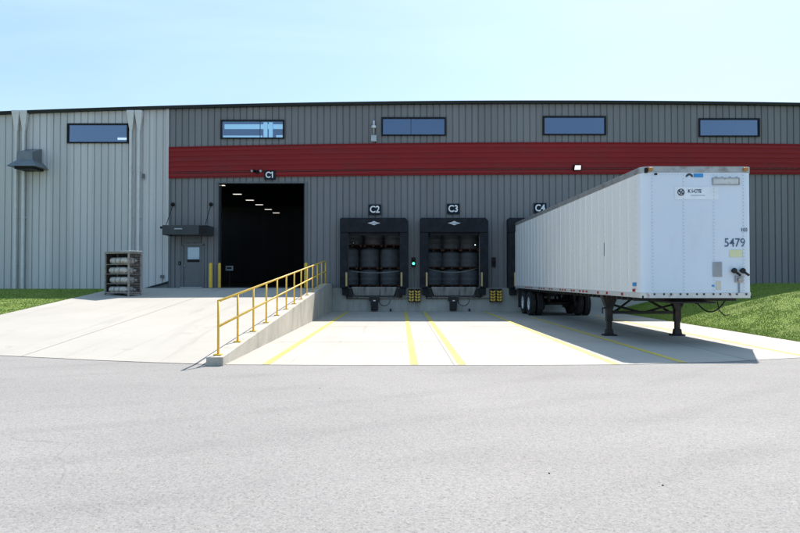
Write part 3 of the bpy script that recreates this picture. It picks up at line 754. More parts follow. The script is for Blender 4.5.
# downspouts with conductor heads
def make_spout(px, label):
    x = WX(px); y = WY-.13; t = thing('downspout', (x,y,.98), label, 'downspout', 'downspouts with flared heads on the light grey wall')
    zt = eave(x)+.09; zn = WZ(131.5)
    mb = MB(); mb.hexa([(x-.06,y-.05,zn),(x+.06,y-.05,zn),(x+.06,y+.07,zn),(x-.06,y+.07,zn)],[(x-.17,y-.14,zt-.15),(x+.17,y-.14,zt-.15),(x+.17,y+.1,zt-.15),(x-.17,y+.1,zt-.15)])
    mb.box(x-.17,x+.17,y-.14,y+.1,zt-.148,zt); mb.build('rain_head', M['spout'], t, .006)
    box('pipe', M['spout'], x-.06,x+.06,y-.09,y+.02,1.0,zn-.002,t,.01)
    for z in (2.2,4.4,6.6): box('bracket', M['spout'], x-.075,x+.075,y-.10,y+.09,z,z+.04,t)
    return t
spt = make_spout(16.8, 'leftmost downspout, behind the grey exhaust hood')
x0 = spt.location.copy()
for px, lb in ((24.4,'downspout just right of the leftmost one, beside the grey exhaust hood'),(131.3,'downspout next to the window in the light grey wall'),(139.3,'downspout nearest the dark grey wall, right one of its pair')):
    copy_tree(spt, (WX(px), x0.y, x0.z+0), lb)
# exhaust hood
t = thing('exhaust_hood', (-17.28,WY-.45,6.7), 'blue-grey metal exhaust hood with flared skirt high on the light wall', 'exhaust hood')
xa, xb, ya, yb = -17.62, -16.95, WY-.88, WY-.03
mb = MB(); zb0, zb1 = 7.02, 7.46
mb.hexa([(xa,ya,zb0),(xb,ya,zb0),(xb,yb,zb0),(xa,yb,zb0)],[(xa,ya,zb1-.06),(xb,ya,zb1-.06),(xb,yb,zb1+.22),(xa,yb,zb1+.22)]); mb.build('body', M['hood'], t, .008)
mb = MB(); e = .34
mb.hexa([(xa-e,ya-e,6.70),(xb+e,ya-e,6.70),(xb+e,yb,6.70),(xa-e,yb,6.70)],[(xa-.01,ya-.01,zb0+.02),(xb+.01,ya-.01,zb0+.02),(xb+.01,yb,zb0+.02),(xa-.01,yb,zb0+.02)])
mb.build('skirt', M['hood'], t)
box('mesh_opening', M['black_frame'], xa-.1,xb+.1,ya-.1,yb-.05,6.60,6.698,t)
# door canopy
ya, yb = 31.4, WY-.04; xa, xb = -10.84, -8.80; z0, z1 = 3.55, 3.99
t = thing('door_canopy', ((xa+xb)/2,WY-.6,3.5), 'dark metal canopy hung on rods over the steel door', 'canopy')
mb = MB(); mb.box(xa,xb,ya,ya+.06,z0,z1); mb.box(xa,xa+.06,ya+.06,yb,z0,z1); mb.box(xb-.06,xb,ya+.06,yb,z0,z1)
mb.box(xa+.06,xb-.06,yb-.06,yb,z0,z1); mb.build('fascia', M['canopy'], t, .01)
box('deck', M['trim_dark'], xa+.061,xb-.061,ya+.061,yb-.061,z0+.18,z0+.24,t)
mb = MB()
for x in (xa-.03, xb+.0):
    pass
mb.box(xb-.36,xb+.002,ya-.012,ya-.002,z0+.02,z1-.02); mb.build('end_plate', M['black_frame'], t); box('end_bracket', M['black_frame'], xa-.10,xa-.002,ya+.02,ya+.14,z1-.16,z1-.06,t)
for x in (WX(173), WX(211)):
    mb = MB(); zt = WZ(204.5); mb.tube([(x,WY-.06,zt),(x+.03*0-.0,ya+.2,z1+.01)], .016, 8); mb.build('rod', M['black_frame'], t)
    mb = MB(); mb.lathe([(.001,-.06),(.09,-.05),(.09,0)],14,(x,WY-.04,zt),'y'); mb.build('rod_mount', M['black_frame'], t)
box('lamp', M['grey_vent'], -10.28,-9.92,ya-.03,ya-.002,z0+.24,z0+.30,t,.01)

# ------------------------------------------------------------------ bollards
def make_bollard(x, y, label):
    t = thing('bollard', (x,y,1.12), label, 'bollard', 'yellow steel bollards at the drive-in door')
    mb = MB(); mb.lathe([(.083,0),(.083,1.08),(.078,1.12),(.062,1.15),(.035,1.165),(.001,1.17)],20,(x,y,1.12)); mb.build('post', M['yellow'], t)
    mb = MB(); mb.lathe([(.12,0),(.12,.012),(.084,.016)],20,(x,y,1.12)); mb.build('base_ring', M['black_steel'], t)
    return t
y = 31.95; b0 = make_bollard((210.7-400)/F*y, y, 'thicker yellow bollard outside the left side of door opening C1')
y = 32.28; b1 = copy_tree(b0, ((219.4-400)/F*y, y, 1.12), 'thinner yellow bollard right against the left edge of door opening C1'); b1.scale = (.85,.85,1)
y = 31.8; copy_tree(b0, ((306-400)/F*y, y, 1.12), 'yellow bollard behind the handrail at the right of door opening C1')

# ------------------------------------------------------------------ retaining wall and handrail
def ct(y): return min(.17+.0655*(y-12.63), 1.32)
mb = MB(); ys = [12.42,14.5,18,22,26,30.2,WY-.075]
for a, b in zip(ys, ys[1:]):
    mb.hexa([(-3.48,a,-.05),(-3.18,a,-.05),(-3.18,b,-.05),(-3.48,b,-.05)],[(-3.48,a,ct(a)),(-3.18,a,ct(a)),(-3.18,b,ct(b)),(-3.48,b,ct(b))])
bmx = mb.build('retaining_wall', ground_mat('wall_concrete', (.46,.43,.37), 'dock'), None)
tag(bmx, 'low sloping concrete wall between the ramp and the loading apron', 'wall')
hr = thing('handrail', (-3.33,12.63,ct(12.63)), 'yellow steel handrail climbing along the sloping concrete wall', 'handrail')
posts = [12.66+1.512*k for k in range(13)]
r_h = .985
for y in posts:
    mb = MB(); mb.tube([(-3.33,y,ct(y)+.01),(-3.33,y,ct(y)+r_h)], .022, 10); p = mb.build('post', M['yellow'], hr)
    box('base_plate', M['yellow'], -3.40,-3.26,y-.07,y+.07,ct(y)+.001,ct(y)+.018,p)
for dz, nm in ((r_h,'top_rail'),(.52,'mid_rail')):
    mb = MB(); mb.tube([(-3.33,posts[0],ct(posts[0])+dz),(-3.33,30.2,ct(30.2)+dz),(-3.33,posts[-1],ct(posts[-1])+dz)], .024, 10); mb.build(nm, M['yellow'], hr)

# ------------------------------------------------------------------ cage of gas cylinders
cx, cy = -10.34, 26.3; rz = ramp_z(cx,cy)
ang = PI-math.radians(30)                     # direction of the long side
t = thing('cylinder_cage', (cx,cy,rz), 'wheeled steel cage full of lying gas cylinders on the ramp', 'cage', rot=-math.radians(30), local=True)
# local frame: -x along the long face, +y towards the wall, corner post at the origin
W_, D_, HC = 1.36, .56, 1.70
for x, y in ((0,0),(-W_,0),(0,D_),(-W_,D_)):
    box('post', M['rusty'], x-.03,x+.03,y-.03,y+.03,-.0,HC,t,.004)
mb = MB()
for z in (.12,HC-.05):
    mb.box(-W_+.03,-.03,-.02,.02,z,z+.04); mb.box(-W_+.03,-.03,D_-.02,D_+.02,z,z+.04); mb.box(-.02,.02,.03,D_-.03,z,z+.04); mb.box(-W_-.02,-W_+.02,.03,D_-.03,z,z+.04)
mb.build('frame', M['rusty'], t)
box('lid', M['galv'], -.46,.04,-.04,D_+.04,HC+.001,HC+.05,t,.01)
box('lid_sheet', M['rusty'], -W_-.03,-.465,-.03,D_+.03,HC+.001,HC+.025,t)
box('back_sheet', M['dark_sheet'], -W_+.03,-.03,D_+.021,D_+.026,.16,HC-.02,t)
box('side_sheet', M['dark_sheet'], -W_-.031,-W_-.027,.03,D_-.03,.16,HC-.05,t)
box('floor_sheet', M['dark_sheet'], -W_+.03,-.03,.02,D_-.02,.10,.118,t)
mb = MB()                                     # wire on the right side and left side
for s in (0.026,):
    for k in range(9): yy = .05+k*(D_-.1)/8; mb.tube([(s,yy,.16),(s,yy,HC-.05)], .004, 5, cap=False)
    for k in range(17): zz = .2+k*.09; mb.tube([(s,.03,zz),(s,D_-.03,zz)], .004, 5, cap=False)
mb.build('wire_mesh', M['rusty'], t)
for x in (-.02,-W_+.02):
    for y in (0,D_):
        pass
mb = MB(); mb.tube([(-W_/2-.05,D_*.5-.06,.04),(-W_/2-.05,D_*.5+.06,.04)], .05, 12); mb.build('caster', M['tyre'], t)
def make_cyl(label):
    c = thing('gas_cylinder', (0,0,0), label, 'gas cylinder', 'gas cylinders lying in the cage', rot=-math.radians(30), local=True)
    mb = MB(); R = .125
    mb.lathe([(.001,-.50),(R*.8,-.495),(R,-.46),(R,.30),(R*.93,.37),(R*.7,.43),(.045,.47),(.035,.50)],20,(0,0,R),'x'); mb.build('tank', M['cyl'], c)
    mb = MB(); mb.lathe([(.03,.50),(.03,.56),(.055,.56),(.055,.59),(.001,.59)],12,(0,0,R),'x'); mb.build('valve', M['galv'], c)
    mb = MB(); mb.lathe([(R+.004,-.18),(R+.004,-.12)],20,(0,0,R),'x'); mb.lathe([(R+.004,.10),(R+.004,.16)],20,(0,0,R),'x'); mb.build('band', M['rusty'], c)
    return c
R30 = Matrix.Rotation(-math.radians(30),3,'Z')
c0 = None
for lv_ in range(4):
    for cc in range(2):
        loc = Vector((cx,cy,rz))+R30@Vector((-.70+(.03 if lv_%2 else -.03), .15+cc*.27, .125+lv_*.375))
        lb = f"gas cylinder lying on the {['lowest','second','third','highest'][lv_]} level of the cage, {['front','rear'][cc]} one"
        if c0 is None: c0 = make_cyl(lb); c0.location = loc
        else: copy_tree(c0, loc, lb)
mb = MB()
for lv_ in range(4):
    z = .118+lv_*.375
    if lv_: mb.box(-W_+.03,-.03,.02,.05,z-.022,z); mb.box(-W_+.03,-.03,D_-.05,D_-.02,z-.022,z); mb.box(-W_*.75,-W_*.75+.05,.02,D_-.02,z-.02,z+.003); mb.box(-W_*.25,-W_*.25+.05,.02,D_-.02,z-.02,z+.003)
mb.build('shelf_rails', M['rusty'], t)

# ------------------------------------------------------------------ trailer (local frame: origin under the rear, -y towards the nose)
TR = thing('semi_trailer', (6.65,32.12,0), 'white box semi-trailer numbered 5479 backed against dock C4', 'trailer', rot=.0125, local=True)
L, HW = 16.26, 1.285; ZB, ZT, ZR = 1.12, 4.01, 4.15; CR = .22
nose = -L
# side walls: shallow vertical seams
for s in (-1,1):
    mb = MB(); y = 0.0; prof = [(0,0)]
    k = 0; yy = -.02
    while yy > nose+CR+.35:
        prof += [(yy,0),(yy-.006,.007),(yy-.055,.007),(yy-.061,0)]
        if k%2 == 0: pass
        k += 1; yy -= .61
    prof.append((nose+CR,0))
    for (a,d0),(b,d1) in zip(prof, prof[1:]):
        mb.face([(s*(HW+d0),a,ZB+.12),(s*(HW+d1),b,ZB+.12),(s*(HW+d1),b,ZT),(s*(HW+d0),a,ZT)])
    # rivets as tiny studs on the seams near the nose
    sw = mb.build('side_wall', M['trailer_white'], TR, fix=False)
    m2 = MB(); yy = -.045; q_ = 0
    while yy > nose+.3:
        if yy < -6:
            for z in range(19):
                zz = ZB+.2+z*.15; m2.box(s*(HW+.007) if s>0 else s*(HW+.011), s*(HW+.011) if s>0 else s*(HW+.007), yy+.004-.006, yy+.004+.006, zz, zz+.012)
        yy -= .61
    m2.build('rivets', M['alu'], sw)
    # lower rail, upper rail
    mb = MB(); mb.box(min(s*(HW-.04),s*(HW+.014)),max(s*(HW-.04),s*(HW+.014)),nose+CR,0,ZB,ZB+.119); mb.build('lower_rail', M['rail_low'], TR, .006)
    mb = MB(); mb.box(min(s*(HW-.06),s*(HW+.010)),max(s*(HW-.06),s*(HW+.010)),nose+CR,0,ZT+.001,ZR); mb.build('upper_rail', M['alu'], TR, .012)
# rounded front corners + front wall
def corner(z0, z1, off, s, n=8):
    pts = []
    for k in range(n+1):
        a = PI/2*k/n; pts.append((s*(HW-CR+(CR+off)*math.cos(a)), nose+CR-(CR+off)*math.sin(a)))
    return pts
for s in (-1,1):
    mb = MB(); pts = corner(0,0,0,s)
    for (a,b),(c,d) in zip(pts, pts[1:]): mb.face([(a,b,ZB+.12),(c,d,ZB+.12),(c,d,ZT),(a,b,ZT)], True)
    mb.build('corner_panel', M['trailer_front_shade'], TR)
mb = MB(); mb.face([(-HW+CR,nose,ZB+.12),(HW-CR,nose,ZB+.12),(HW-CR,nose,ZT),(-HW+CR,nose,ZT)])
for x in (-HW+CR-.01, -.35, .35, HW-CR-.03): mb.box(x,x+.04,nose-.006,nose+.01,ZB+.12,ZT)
fw = mb.build('front_wall', M['trailer_front_shade'], TR, fix=False)
mb = MB()
for x in (-HW+CR+.01, -.33, .37, HW-CR-.01):
    for k in range(36): z = ZB+.17+k*.078; mb.box(x-.008,x+.008,nose-.011,nose-.0065,z,z+.014)
for k in range(30):
    x = -HW+CR+.06+k*(2*HW-2*CR-.12)/29; mb.box(x-.005,x+.005,nose-.006,nose-.001,ZT-.06,ZT-.05); mb.box(x-.005,x+.005,nose-.006,nose-.001,ZB+.17,ZB+.18)
mb.build('rivets', M['alu'], fw)
def band(z0, z1, off, m, nm):
    mb = MB(); L1 = corner(0,0,off,-1); R1 = corner(0,0,off,1)
    path = L1+[(x,y) for x,y in reversed(R1)]
    L2 = corner(0,0,off-.05,-1); R2 = corner(0,0,off-.05,1); p2 = L2+list(reversed(R2))
    for k in range(len(path)-1):
        a, b = path[k], path[k+1]; c, d = p2[k+1], p2[k]
        mb.hexa([(a[0],a[1],z0),(b[0],b[1],z0),(c[0],c[1],z0),(d[0],d[1],z0)],[(a[0],a[1],z1),(b[0],b[1],z1),(c[0],c[1],z1),(d[0],d[1],z1)])
    return mb.build(nm, m, TR)
band(ZT+.001, ZR, .012, M['alu'], 'front_top_rail'); band(ZB, ZB+.119, .016, M['rail_low'], 'front_bottom_rail')
mb = MB(); mb.face([(-HW,0,ZR-.02),(HW,0,ZR-.02),(HW,nose+CR,ZR-.02),(-HW,nose+CR,ZR-.02)]); mb.face([(-HW,nose+CR,ZR-.02),(HW,nose+CR,ZR-.02),(HW-CR,nose,ZR-.02),(-HW+CR,nose,ZR-.02)])
mb.build('roof', M['trailer_white'], TR, fix=False)
mb = MB(); mb.box(-HW+.02,HW-.02,nose+.06,-.02,ZB-.0,ZB+.05)
k = 0; y = -.4
while y > nose+.5: mb.box(-HW+.05,HW-.05,y-.03,y+.03,ZB-.09,ZB-.001); y -= .42
mb.build('floor', M['black_steel'], TR)
mb = MB(); mb.box(-HW,HW,-.06,0,ZB-.08,ZR); mb.build('rear_frame', M['alu'], TR, .01)
mb = MB(); mb.box(-.95,.95,-.55,-.47,.52,.62); mb.box(-.5,-.42,-.55,-.47,.62,ZB-.08); mb.box(.42,.5,-.55,-.47,.62,ZB-.08); mb.build('underride_guard', M['black_steel'], TR)
mb = MB(); mb.box(-.5,.5,nose+.2,nose+1.6,ZB-.13,ZB-.09); mb.tube([(0,nose+.92,ZB-.13),(0,nose+.92,ZB-.22)],.045,12); mb.build('coupler_plate', M['black_steel'], TR)
# running gear
mb = MB()
for x in (-.52,.52): mb.box(x-.05,x+.05,-4.6,-.6,ZB-.24,ZB-.09)
for y in (-1.0,-2.25,-3.6): mb.box(-.47,.47,y-.05,y+.05,ZB-.22,ZB-.12)
for x in (-.52,.52):
    for y in (-1.0,-2.28,-3.5):
        mb.hexa([(x-.04,y-.05,.60),(x+.04,y-.05,.60),(x+.04,y+.05,.60),(x-.04,y+.05,.60)],[(x-.05,y-.14,ZB-.23),(x+.05,y-.14,ZB-.23),(x+.05,y+.14,ZB-.23),(x-.05,y+.14,ZB-.23)])
    for y in (-1.62,-2.92): mb.box(x-.04,x+.04,y-.55,y+.55,.66,.72)
mb.build('bogie', M['black_steel'], TR)
wheel0 = None
def make_wheel():
    r = .505
    mb = MB(); w = .125
    mb.lathe([(.29,w-.01),(.34,w),(.44,w),(.485,w-.015),(r,w-.04),(r,.055),(r-.012,.05),(r-.012,.04),(r,.035),(r,-.035),(r-.012,-.04),(r-.012,-.05),(r,-.055),(r,-w+.04),(.485,-w+.015),(.44,-w),(.34,-w),(.29,-w+.01)],36,(0,0,0),'x')
    o = bpy.data.objects; ORG['__w'] = Vector((0,0,0))
    wl = mb.build('wheel', M['tyre'], TR)
    mb = MB(); mb.lathe([(.292,-.115),(.292,-.09),(.26,-.06),(.23,-.02),(.20,.02),(.12,.03),(.12,-.05),(.10,-.09),(.001,-.095)],32,(0,0,0),'x')
    mb.lathe([(.292,-.115),(.292,.115)],32,(0,0,0),'x')
    rm = mb.build('rim', M['rim'], wl)
    mb = MB()
    for j in range(10): a = 2*PI*j/10; mb.tube([(.02,.16*math.cos(a),.16*math.sin(a)),(-.02,.16*math.cos(a),.16*math.sin(a))], .014, 6)
    mb.build('lug_nuts', M['galv'], wl)
    return wl
AX = (-1.62,-2.92)
for ay in AX:
    mb = MB(); mb.tube([(-.7,ay,.51),(.7,ay,.51)], .065, 12); mb.build('axle', M['black_steel'], TR)
    for s in (-1,1): m2 = MB(); m2.tube([(s*.62,ay,.51),(s*1.05,ay,.51)], .275, 24); m2.build('brake_drum', M['black_steel'], TR)
    for s, x in ((-1,-1.15),(-1,-.84),(1,.84),(1,1.15)):
        if wheel0 is None: wheel0 = make_wheel(); w = wheel0
        else: w = copy_tree(wheel0, parent=TR)
        w.location = (x,ay,.508)
        outer = abs(x) > 1
        rz_ = 0 if s < 0 else PI
        w.rotation_euler = (0,0,rz_ if outer else rz_+PI)
for s in (-1,1):
    box('mud_flap', M['tyre'], s*1.0-.30, s*1.0+.30, -.80, -.785, .25, ZB-.02, TR)
# landing gear
GY = nose+3.05
for s in (-1,1):
    x = s*.935-.16
    mb = MB(); mb.box(x-.082,x+.082,GY-.082,GY+.082,.40,ZB-.0)
    lg = mb.build('landing_leg', M['black_steel'], TR, .008)
    m2 = MB(); m2.hexa([(x-.085,GY-.085,.74),(x+.085,GY-.085,.74),(x+.085,GY+.085,.74),(x-.085,GY+.085,.74)],[(x-.22,GY-.12,ZB-.01),(x+.22,GY-.12,ZB-.01),(x+.22,GY+.12,ZB-.01),(x-.22,GY+.12,ZB-.01)]); m2.build('gusset', M['black_steel'], lg)
    m2 = MB(); m2.box(x-.06,x+.06,GY-.06,GY+.06,.14,.42); m2.build('inner_tube', M['black_steel'], lg)
    m2 = MB(); m2.hexa([(x-.18,GY-.15,.012),(x+.18,GY-.15,.012),(x+.18,GY+.15,.012),(x-.18,GY+.15,.012)],[(x-.17,GY-.14,.05),(x+.17,GY-.14,.05),(x+.17,GY+.14,.05),(x-.17,GY+.14,.05)])
    m2.hexa([(x-.10,GY-.10,.051),(x+.10,GY-.10,.051),(x+.10,GY+.10,.051),(x-.10,GY+.10,.051)],[(x-.085,GY-.08,.19),(x+.085,GY-.08,.19),(x+.085,GY+.08,.19),(x-.085,GY+.08,.19)]); m2.build('foot', M['black_steel'], lg, .006)
box('cross_bar', M['black_steel'], -.99,.67,GY-.045,GY+.045,.60,.68,TR,.006)
for s in (-1,1):
    mb = MB(); mb.tube([(s*.78-.16,GY+.08,.64),(s*.10-.16,GY+.35,ZB-.06)], .032, 8); mb.tube([(s*.80-.16,GY+.05,ZB-.28),(s*.05-.16,GY+.05,.64)], .03, 8); mb.build('brace', M['black_steel'], TR)
mb = MB(); mb.tube([(-1.27,GY+.02,.76),(-1.1,GY+.02,.76)], .02, 8); mb.tube([(-1.27,GY+.02,.77),(-1.27,GY+.02,.62),(-1.24,GY+.10,.62)], .016, 8); mb.build('crank_handle', M['black_steel'], TR)
# hoses hanging at the nose
mb = MB(); n = 14
mb.tube([(.55+.62*k/n, nose+1.4-.02*k, ZB-.08-.30*math.sin(PI*k/n)**.8) for k in range(n+1)], .018, 8)
mb.tube([(.30+.2*k/8, nose+1.0, ZB-.05-.12*math.sin(PI*k/8)) for k in range(9)], .014, 6)
mb.tube([(1.0,nose+1.2,ZB-.06),(1.05,nose+1.2,ZB-.34),(1.16,nose+1.15,ZB-.46),(1.26,nose+1.1,ZB-.44)], .014, 6)
mb.build('air_hose', M['tyre'], TR)
# lamps, tape, plates
yl = nose+CR+.05
xs_ = -(HW+.015)
def sidebox(nm, m, y, w, z, h, d=.012, s=-1, bev=0):
    x0 = s*(HW+.0145); return box(nm, m, min(x0,x0+s*d), max(x0,x0+s*d), y-w/2, y+w/2, z-h/2, z+h/2, TR, bev)
for y in (nose+1.35,nose+2.55,nose+3.35): sidebox('marker_lamp', M['red_lamp'], y, .09, ZB+.06, .07, .02, bev=.005)
for y in (nose+.52,): sidebox('marker_lamp', M['red_lamp'], y, .12, ZB+.17, .07, .02, bev=.005)
sidebox('sticker', M['blue_sticker'], nose+.50, .22, ZB+.31, .085, .004)
def tapes(ys, w):
    for y in ys: sidebox('reflective_tape', M['tape_red'], y, w, ZB+.065, .055, .003)
tapes([nose+4.5+.36*k for k in range(3)]+[nose+5.9+.3*k for k in range(2)]+[nose+7.0+.33*k for k in range(3)]+[nose+8.9+.35*k for k in range(2)]+[nose+10.2+.4*k for k in range(3)]+[nose+12.4+.45*k for k in range(4)], .2)
# front marks
def fbox(nm, m, px0, px1, pz0, pz1, d=.012, base=.007, bev=0, par=None):
    return box(nm, m, px0, px1, nose-base-d, nose-base, pz0, pz1, par or TR, bev)
# photo pixel -> local x,z on the nose plane
def fx(px): return (px-648)/ (750.5-644)*2.59 - HW + .09
def fz(py): return P(400,py,15.95)[2]
for x in (-1.10,1.10):
    fb = box('clearance_lamp', M['amber'], x-.05,x+.05,nose-.07,nose-.013,ZT+.03,ZT+.11,TR,.01)
box('clearance_bracket', M['black_frame'], -1.22,-1.16,nose-.04,nose+.03,ZT-.01,ZT+.10,TR); box('clearance_bracket', M['black_frame'], -1.0,-.94,nose-.03,nose-.007,ZT-.06,ZT-.02,TR)
fbox('decal_panel', M['decal'], fx(675), fx(717), fz(200), fz(187.5), .0012)
# logo: ring with a slanted stroke, then letters
lx, lz = fx(681.2), fz(192.8)
mb = MB()
mb.lathe([(.062,-.001),(.062,-.006),(.082,-.006),(.082,-.001)],28,(lx,nose-.007,lz),'y')
mb.hexa([(lx-.045,nose-.013,lz-.055),(lx-.02,nose-.013,lz-.06),(lx-.02,nose-.008,lz-.06),(lx-.045,nose-.008,lz-.055)],[(lx+.03,nose-.013,lz+.055),(lx+.055,nose-.013,lz+.045),(lx+.055,nose-.008,lz+.045),(lx+.03,nose-.008,lz+.055)])
mb.hexa([(lx-.05,nose-.013,lz+.0),(lx-.0,nose-.013,lz-.01),(lx-.0,nose-.008,lz-.01),(lx-.05,nose-.008,lz+.0)],[(lx-.05,nose-.013,lz+.05),(lx-.02,nose-.013,lz+.055),(lx-.02,nose-.008,lz+.055),(lx-.05,nose-.008,lz+.05)])
mb.hexa([(lx+.01,nose-.013,lz-.05),(lx+.05,nose-.013,lz-.04),(lx+.05,nose-.008,lz-.04),(lx+.01,nose-.008,lz-.05)],[(lx+.02,nose-.013,lz-.01),(lx+.055,nose-.013,lz-.005),(lx+.055,nose-.008,lz-.005),(lx+.02,nose-.008,lz-.01)])
mb.build('logo_ring', M['ink'], TR)
text('lettering', 'K I-CTE', M['ink'], .105, (fx(694.2),nose-.010,fz(191.8)), TR, bold=.004, ext=.001, sx=.9)
fbox('decal_line', M['ink_grey'], fx(690.5), fx(704), fz(196.2), fz(195.6), .003)
text('lettering', '5479', M['ink_num'], .28, (fx(732),nose-.010,fz(243.2)), TR, bold=.001, ext=.001, sx=.88)
text('lettering', '103', M['ink'], .12, (fx(741),nose-.010,fz(230.2)), TR, bold=.002, ext=.001, sx=.9)
fbox('sticker', M['blue_sticker'], fx(693.5), fx(702.5), fz(177.9), fz(174.2), .003)
mb = MB(); n = 8; ax_, az_ = fx(689.3), fz(177.6)
for k in range(n):
    a = PI*k/n; b = PI*(k+1)/n
    mb.hexa([(ax_+.085*math.cos(a),nose-.011,az_+.085*math.sin(a)),(ax_+.045*math.cos(a),nose-.011,az_+.035*math.sin(a)),(ax_+.045*math.cos(a),nose-.0075,az_+.035*math.sin(a)),(ax_+.085*math.cos(a),nose-.0075,az_+.085*math.sin(a))],
            [(ax_+.085*math.cos(b),nose-.011,az_+.085*math.sin(b)),(ax_+.045*math.cos(b),nose-.011,az_+.035*math.sin(b)),(ax_+.045*math.cos(b),nose-.0075,az_+.035*math.sin(b)),(ax_+.085*math.cos(b),nose-.0075,az_+.085*math.sin(b))])
mb.build('logo_arch', M['ink'], TR)
# document holder
x0, x1, z0, z1 = fx(711.8), fx(736), fz(184.6), fz(179.2)
dh = fbox('document_holder', M['rail_low'], x0, x1, z0, z1, .02, bev=.004)
mb = MB(); mb.box(x0-.02,x1+.02,nose-.035,nose-.007,z1,z1+.02); mb.box(x0-.02,x1+.02,nose-.035,nose-.007,z0-.02,z0); mb.box(x0-.02,x0,nose-.035,nose-.007,z0,z1); mb.box(x1,x1+.02,nose-.035,nose-.007,z0,z1)
for xx in (x0+.06,x0+.2,x0+.38,x1-.05): mb.box(xx,xx+.025,nose-.03,nose-.007,z1+.021,z1+.045)
mb.build('holder_frame', M['alu'], dh)
fbox('sticker', M['yel_sticker'], fx(727.2), fx(739.2), fz(257.2), fz(250), .003)
v = fbox('vent', M['grey_vent'], fx(711), fx(719.6), fz(276.8), fz(262), .02, bev=.012)
mb = MB()
for k in range(7): z = fz(275.5)+k*.045; mb.box(fx(712),fx(718.6),nose-.034,nose-.028,z,z+.012)
mb.build('louvre', M['alu'], v)
fbox('sticker', M['cream'], fx(714), fx(718.5), fz(289.5), fz(281), .003); fbox('sticker', M['blue_sticker'], fx(710), fx(712.4), fz(286.6), fz(284.8), .003)
# gladhands and electric socket
gx, gz = fx(735.5), fz(279.5)
mb = MB(); mb.box(gx-.09,gx+.09,nose-.05,nose-.007,gz-.07,gz+.08); mb.tube([(gx,nose-.05,gz),(gx,nose-.10,gz-.01)],.05,14); mb.build('socket', M['alu'], TR, .008)
for px in (731.5,739.5):
    x = fx(px); z = fz(272.2)
    mb = MB(); mb.tube([(x-.05,nose-.01,z+.03),(x-.03,nose-.07,z+.03)],.035,12); mb.lathe([(.001,-.10),(.055,-.10),(.065,-.07),(.05,-.045),(.001,-.04)],16,(x-.03,nose,z+.035),'y')
    mb.tube([(x-.02,nose-.08,z+.02),(x+.10,nose-.09,z-.075)],.028,8); mb.build('gladhand', M['tyre'], TR)
mb = MB(); mb.box(gx-.012,gx+.022,nose-.025,nose-.007,ZB+.12,gz-.08); mb.build('conduit', M['ink_grey'], TR)
mb = MB()
for k in range(12):
    x = -HW+CR+.03+k*.19+(.03 if k%2 else 0); box('rail_bolt', M['black_steel'], x,x+.035,nose-.03,nose-.0165,ZB+.07,ZB+.11,TR)
# marks along the curb-side wall: a slim grey latch
sidebox('side_latch', M['ink_grey'], nose+2.8, .035, 2.35, .36, .006)

# pebbles on the asphalt
pb = None
for px, py, lb in ((548.5,472.5,'small dark pebble on the open asphalt, middle one of three'),(661.5,484.5,'small dark pebble on the asphalt, the nearest and rightmost'),(320,388,'small dark pebble on the asphalt in front of the apron')):
    Y = H*F/(py-278); x = (px-400)/F*Y
    if pb is None:
        mb = MB(); mb.lathe([(.001,0),(.008,.001),(.009,.004),(.005,.008),(.001,.009)],7,(x,Y,.0)); pb = tag(mb.build('pebble', M['tyre'], None), lb, 'pebble', 'pebbles on the asphalt')
    else: copy_tree(pb, (x,Y,0), lb)

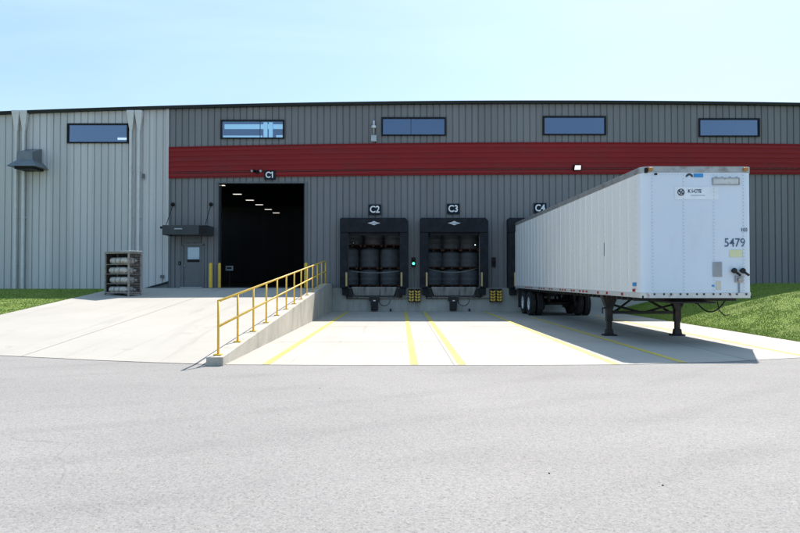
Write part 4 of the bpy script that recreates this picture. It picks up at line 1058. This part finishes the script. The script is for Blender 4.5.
# ------------------------------------------------------------------ light, sky, camera
sv = Vector((1.4,3.05,4.11)).normalized()
el = math.asin(sv.z); az = math.atan2(sv.x, sv.y)
w = bpy.data.worlds.new('World'); S.world = w; w.use_nodes = True
N, Lk = w.node_tree.nodes, w.node_tree.links
bg = N['Background']; bg.inputs['Strength'].default_value = .105
sky = N.new('ShaderNodeTexSky'); sky.sky_type = 'NISHITA'; sky.sun_disc = False
sky.sun_elevation = el; sky.sun_rotation = az; sky.air_density = 1.0; sky.dust_density = 1.4; sky.ozone_density = 1.0
tc = N.new('ShaderNodeTexCoord'); mp = N.new('ShaderNodeMapping'); mp.inputs['Scale'].default_value = (1.2,1.2,5); mp.inputs['Rotation'].default_value = (.15,.25,.3)
n1 = N.new('ShaderNodeTexNoise'); n1.inputs['Scale'].default_value = 1.6; n1.inputs['Detail'].default_value = 9; n1.inputs['Roughness'].default_value = .55; n1.inputs['Distortion'].default_value = .5
Lk.new(tc.outputs['Generated'], mp.inputs[0]); Lk.new(mp.outputs[0], n1.inputs['Vector'])
mr = N.new('ShaderNodeMapRange'); mr.inputs[1].default_value = .45; mr.inputs[2].default_value = .75; mr.inputs[3].default_value = .0; mr.inputs[4].default_value = .14
Lk.new(n1.outputs['Fac'], mr.inputs[0])
mx = N.new('ShaderNodeMixRGB'); mx.inputs[2].default_value = (7,8.6,9.4,1)
Lk.new(mr.outputs[0], mx.inputs[0]); Lk.new(sky.outputs[0], mx.inputs[1]); Lk.new(mx.outputs[0], bg.inputs['Color'])
hz = N.new('ShaderNodeMixRGB'); hz.inputs[0].default_value = .40; hz.inputs[2].default_value = (3.1,5.4,7.8,1)
Lk.new(sky.outputs[0], hz.inputs[1]); Lk.new(hz.outputs[0], mx.inputs[1])
sl = bpy.data.lights.new('sun', 'SUN'); sl.energy = 4.8; sl.angle = math.radians(.53); sl.color = (1,.945,.885)
so = bpy.data.objects.new('sun', sl); COL.objects.link(so); so.rotation_euler = (-sv).to_track_quat('-Z','Y').to_euler(); so.location = (20,40,60)
cam = bpy.data.cameras.new('camera'); cam.sensor_width = 36; cam.lens = 36*F/800; cam.clip_end = 2000
co = bpy.data.objects.new('camera', cam); COL.objects.link(co); co.location = (0,0,H); co.rotation_euler = (PI/2+PITCH,0,0)
S.camera = co
S.view_settings.view_transform = 'Standard'; S.view_settings.look = 'None'; S.view_settings.gamma = 1; S.view_settings.use_curve_mapping = False
S.view_settings.exposure = .70
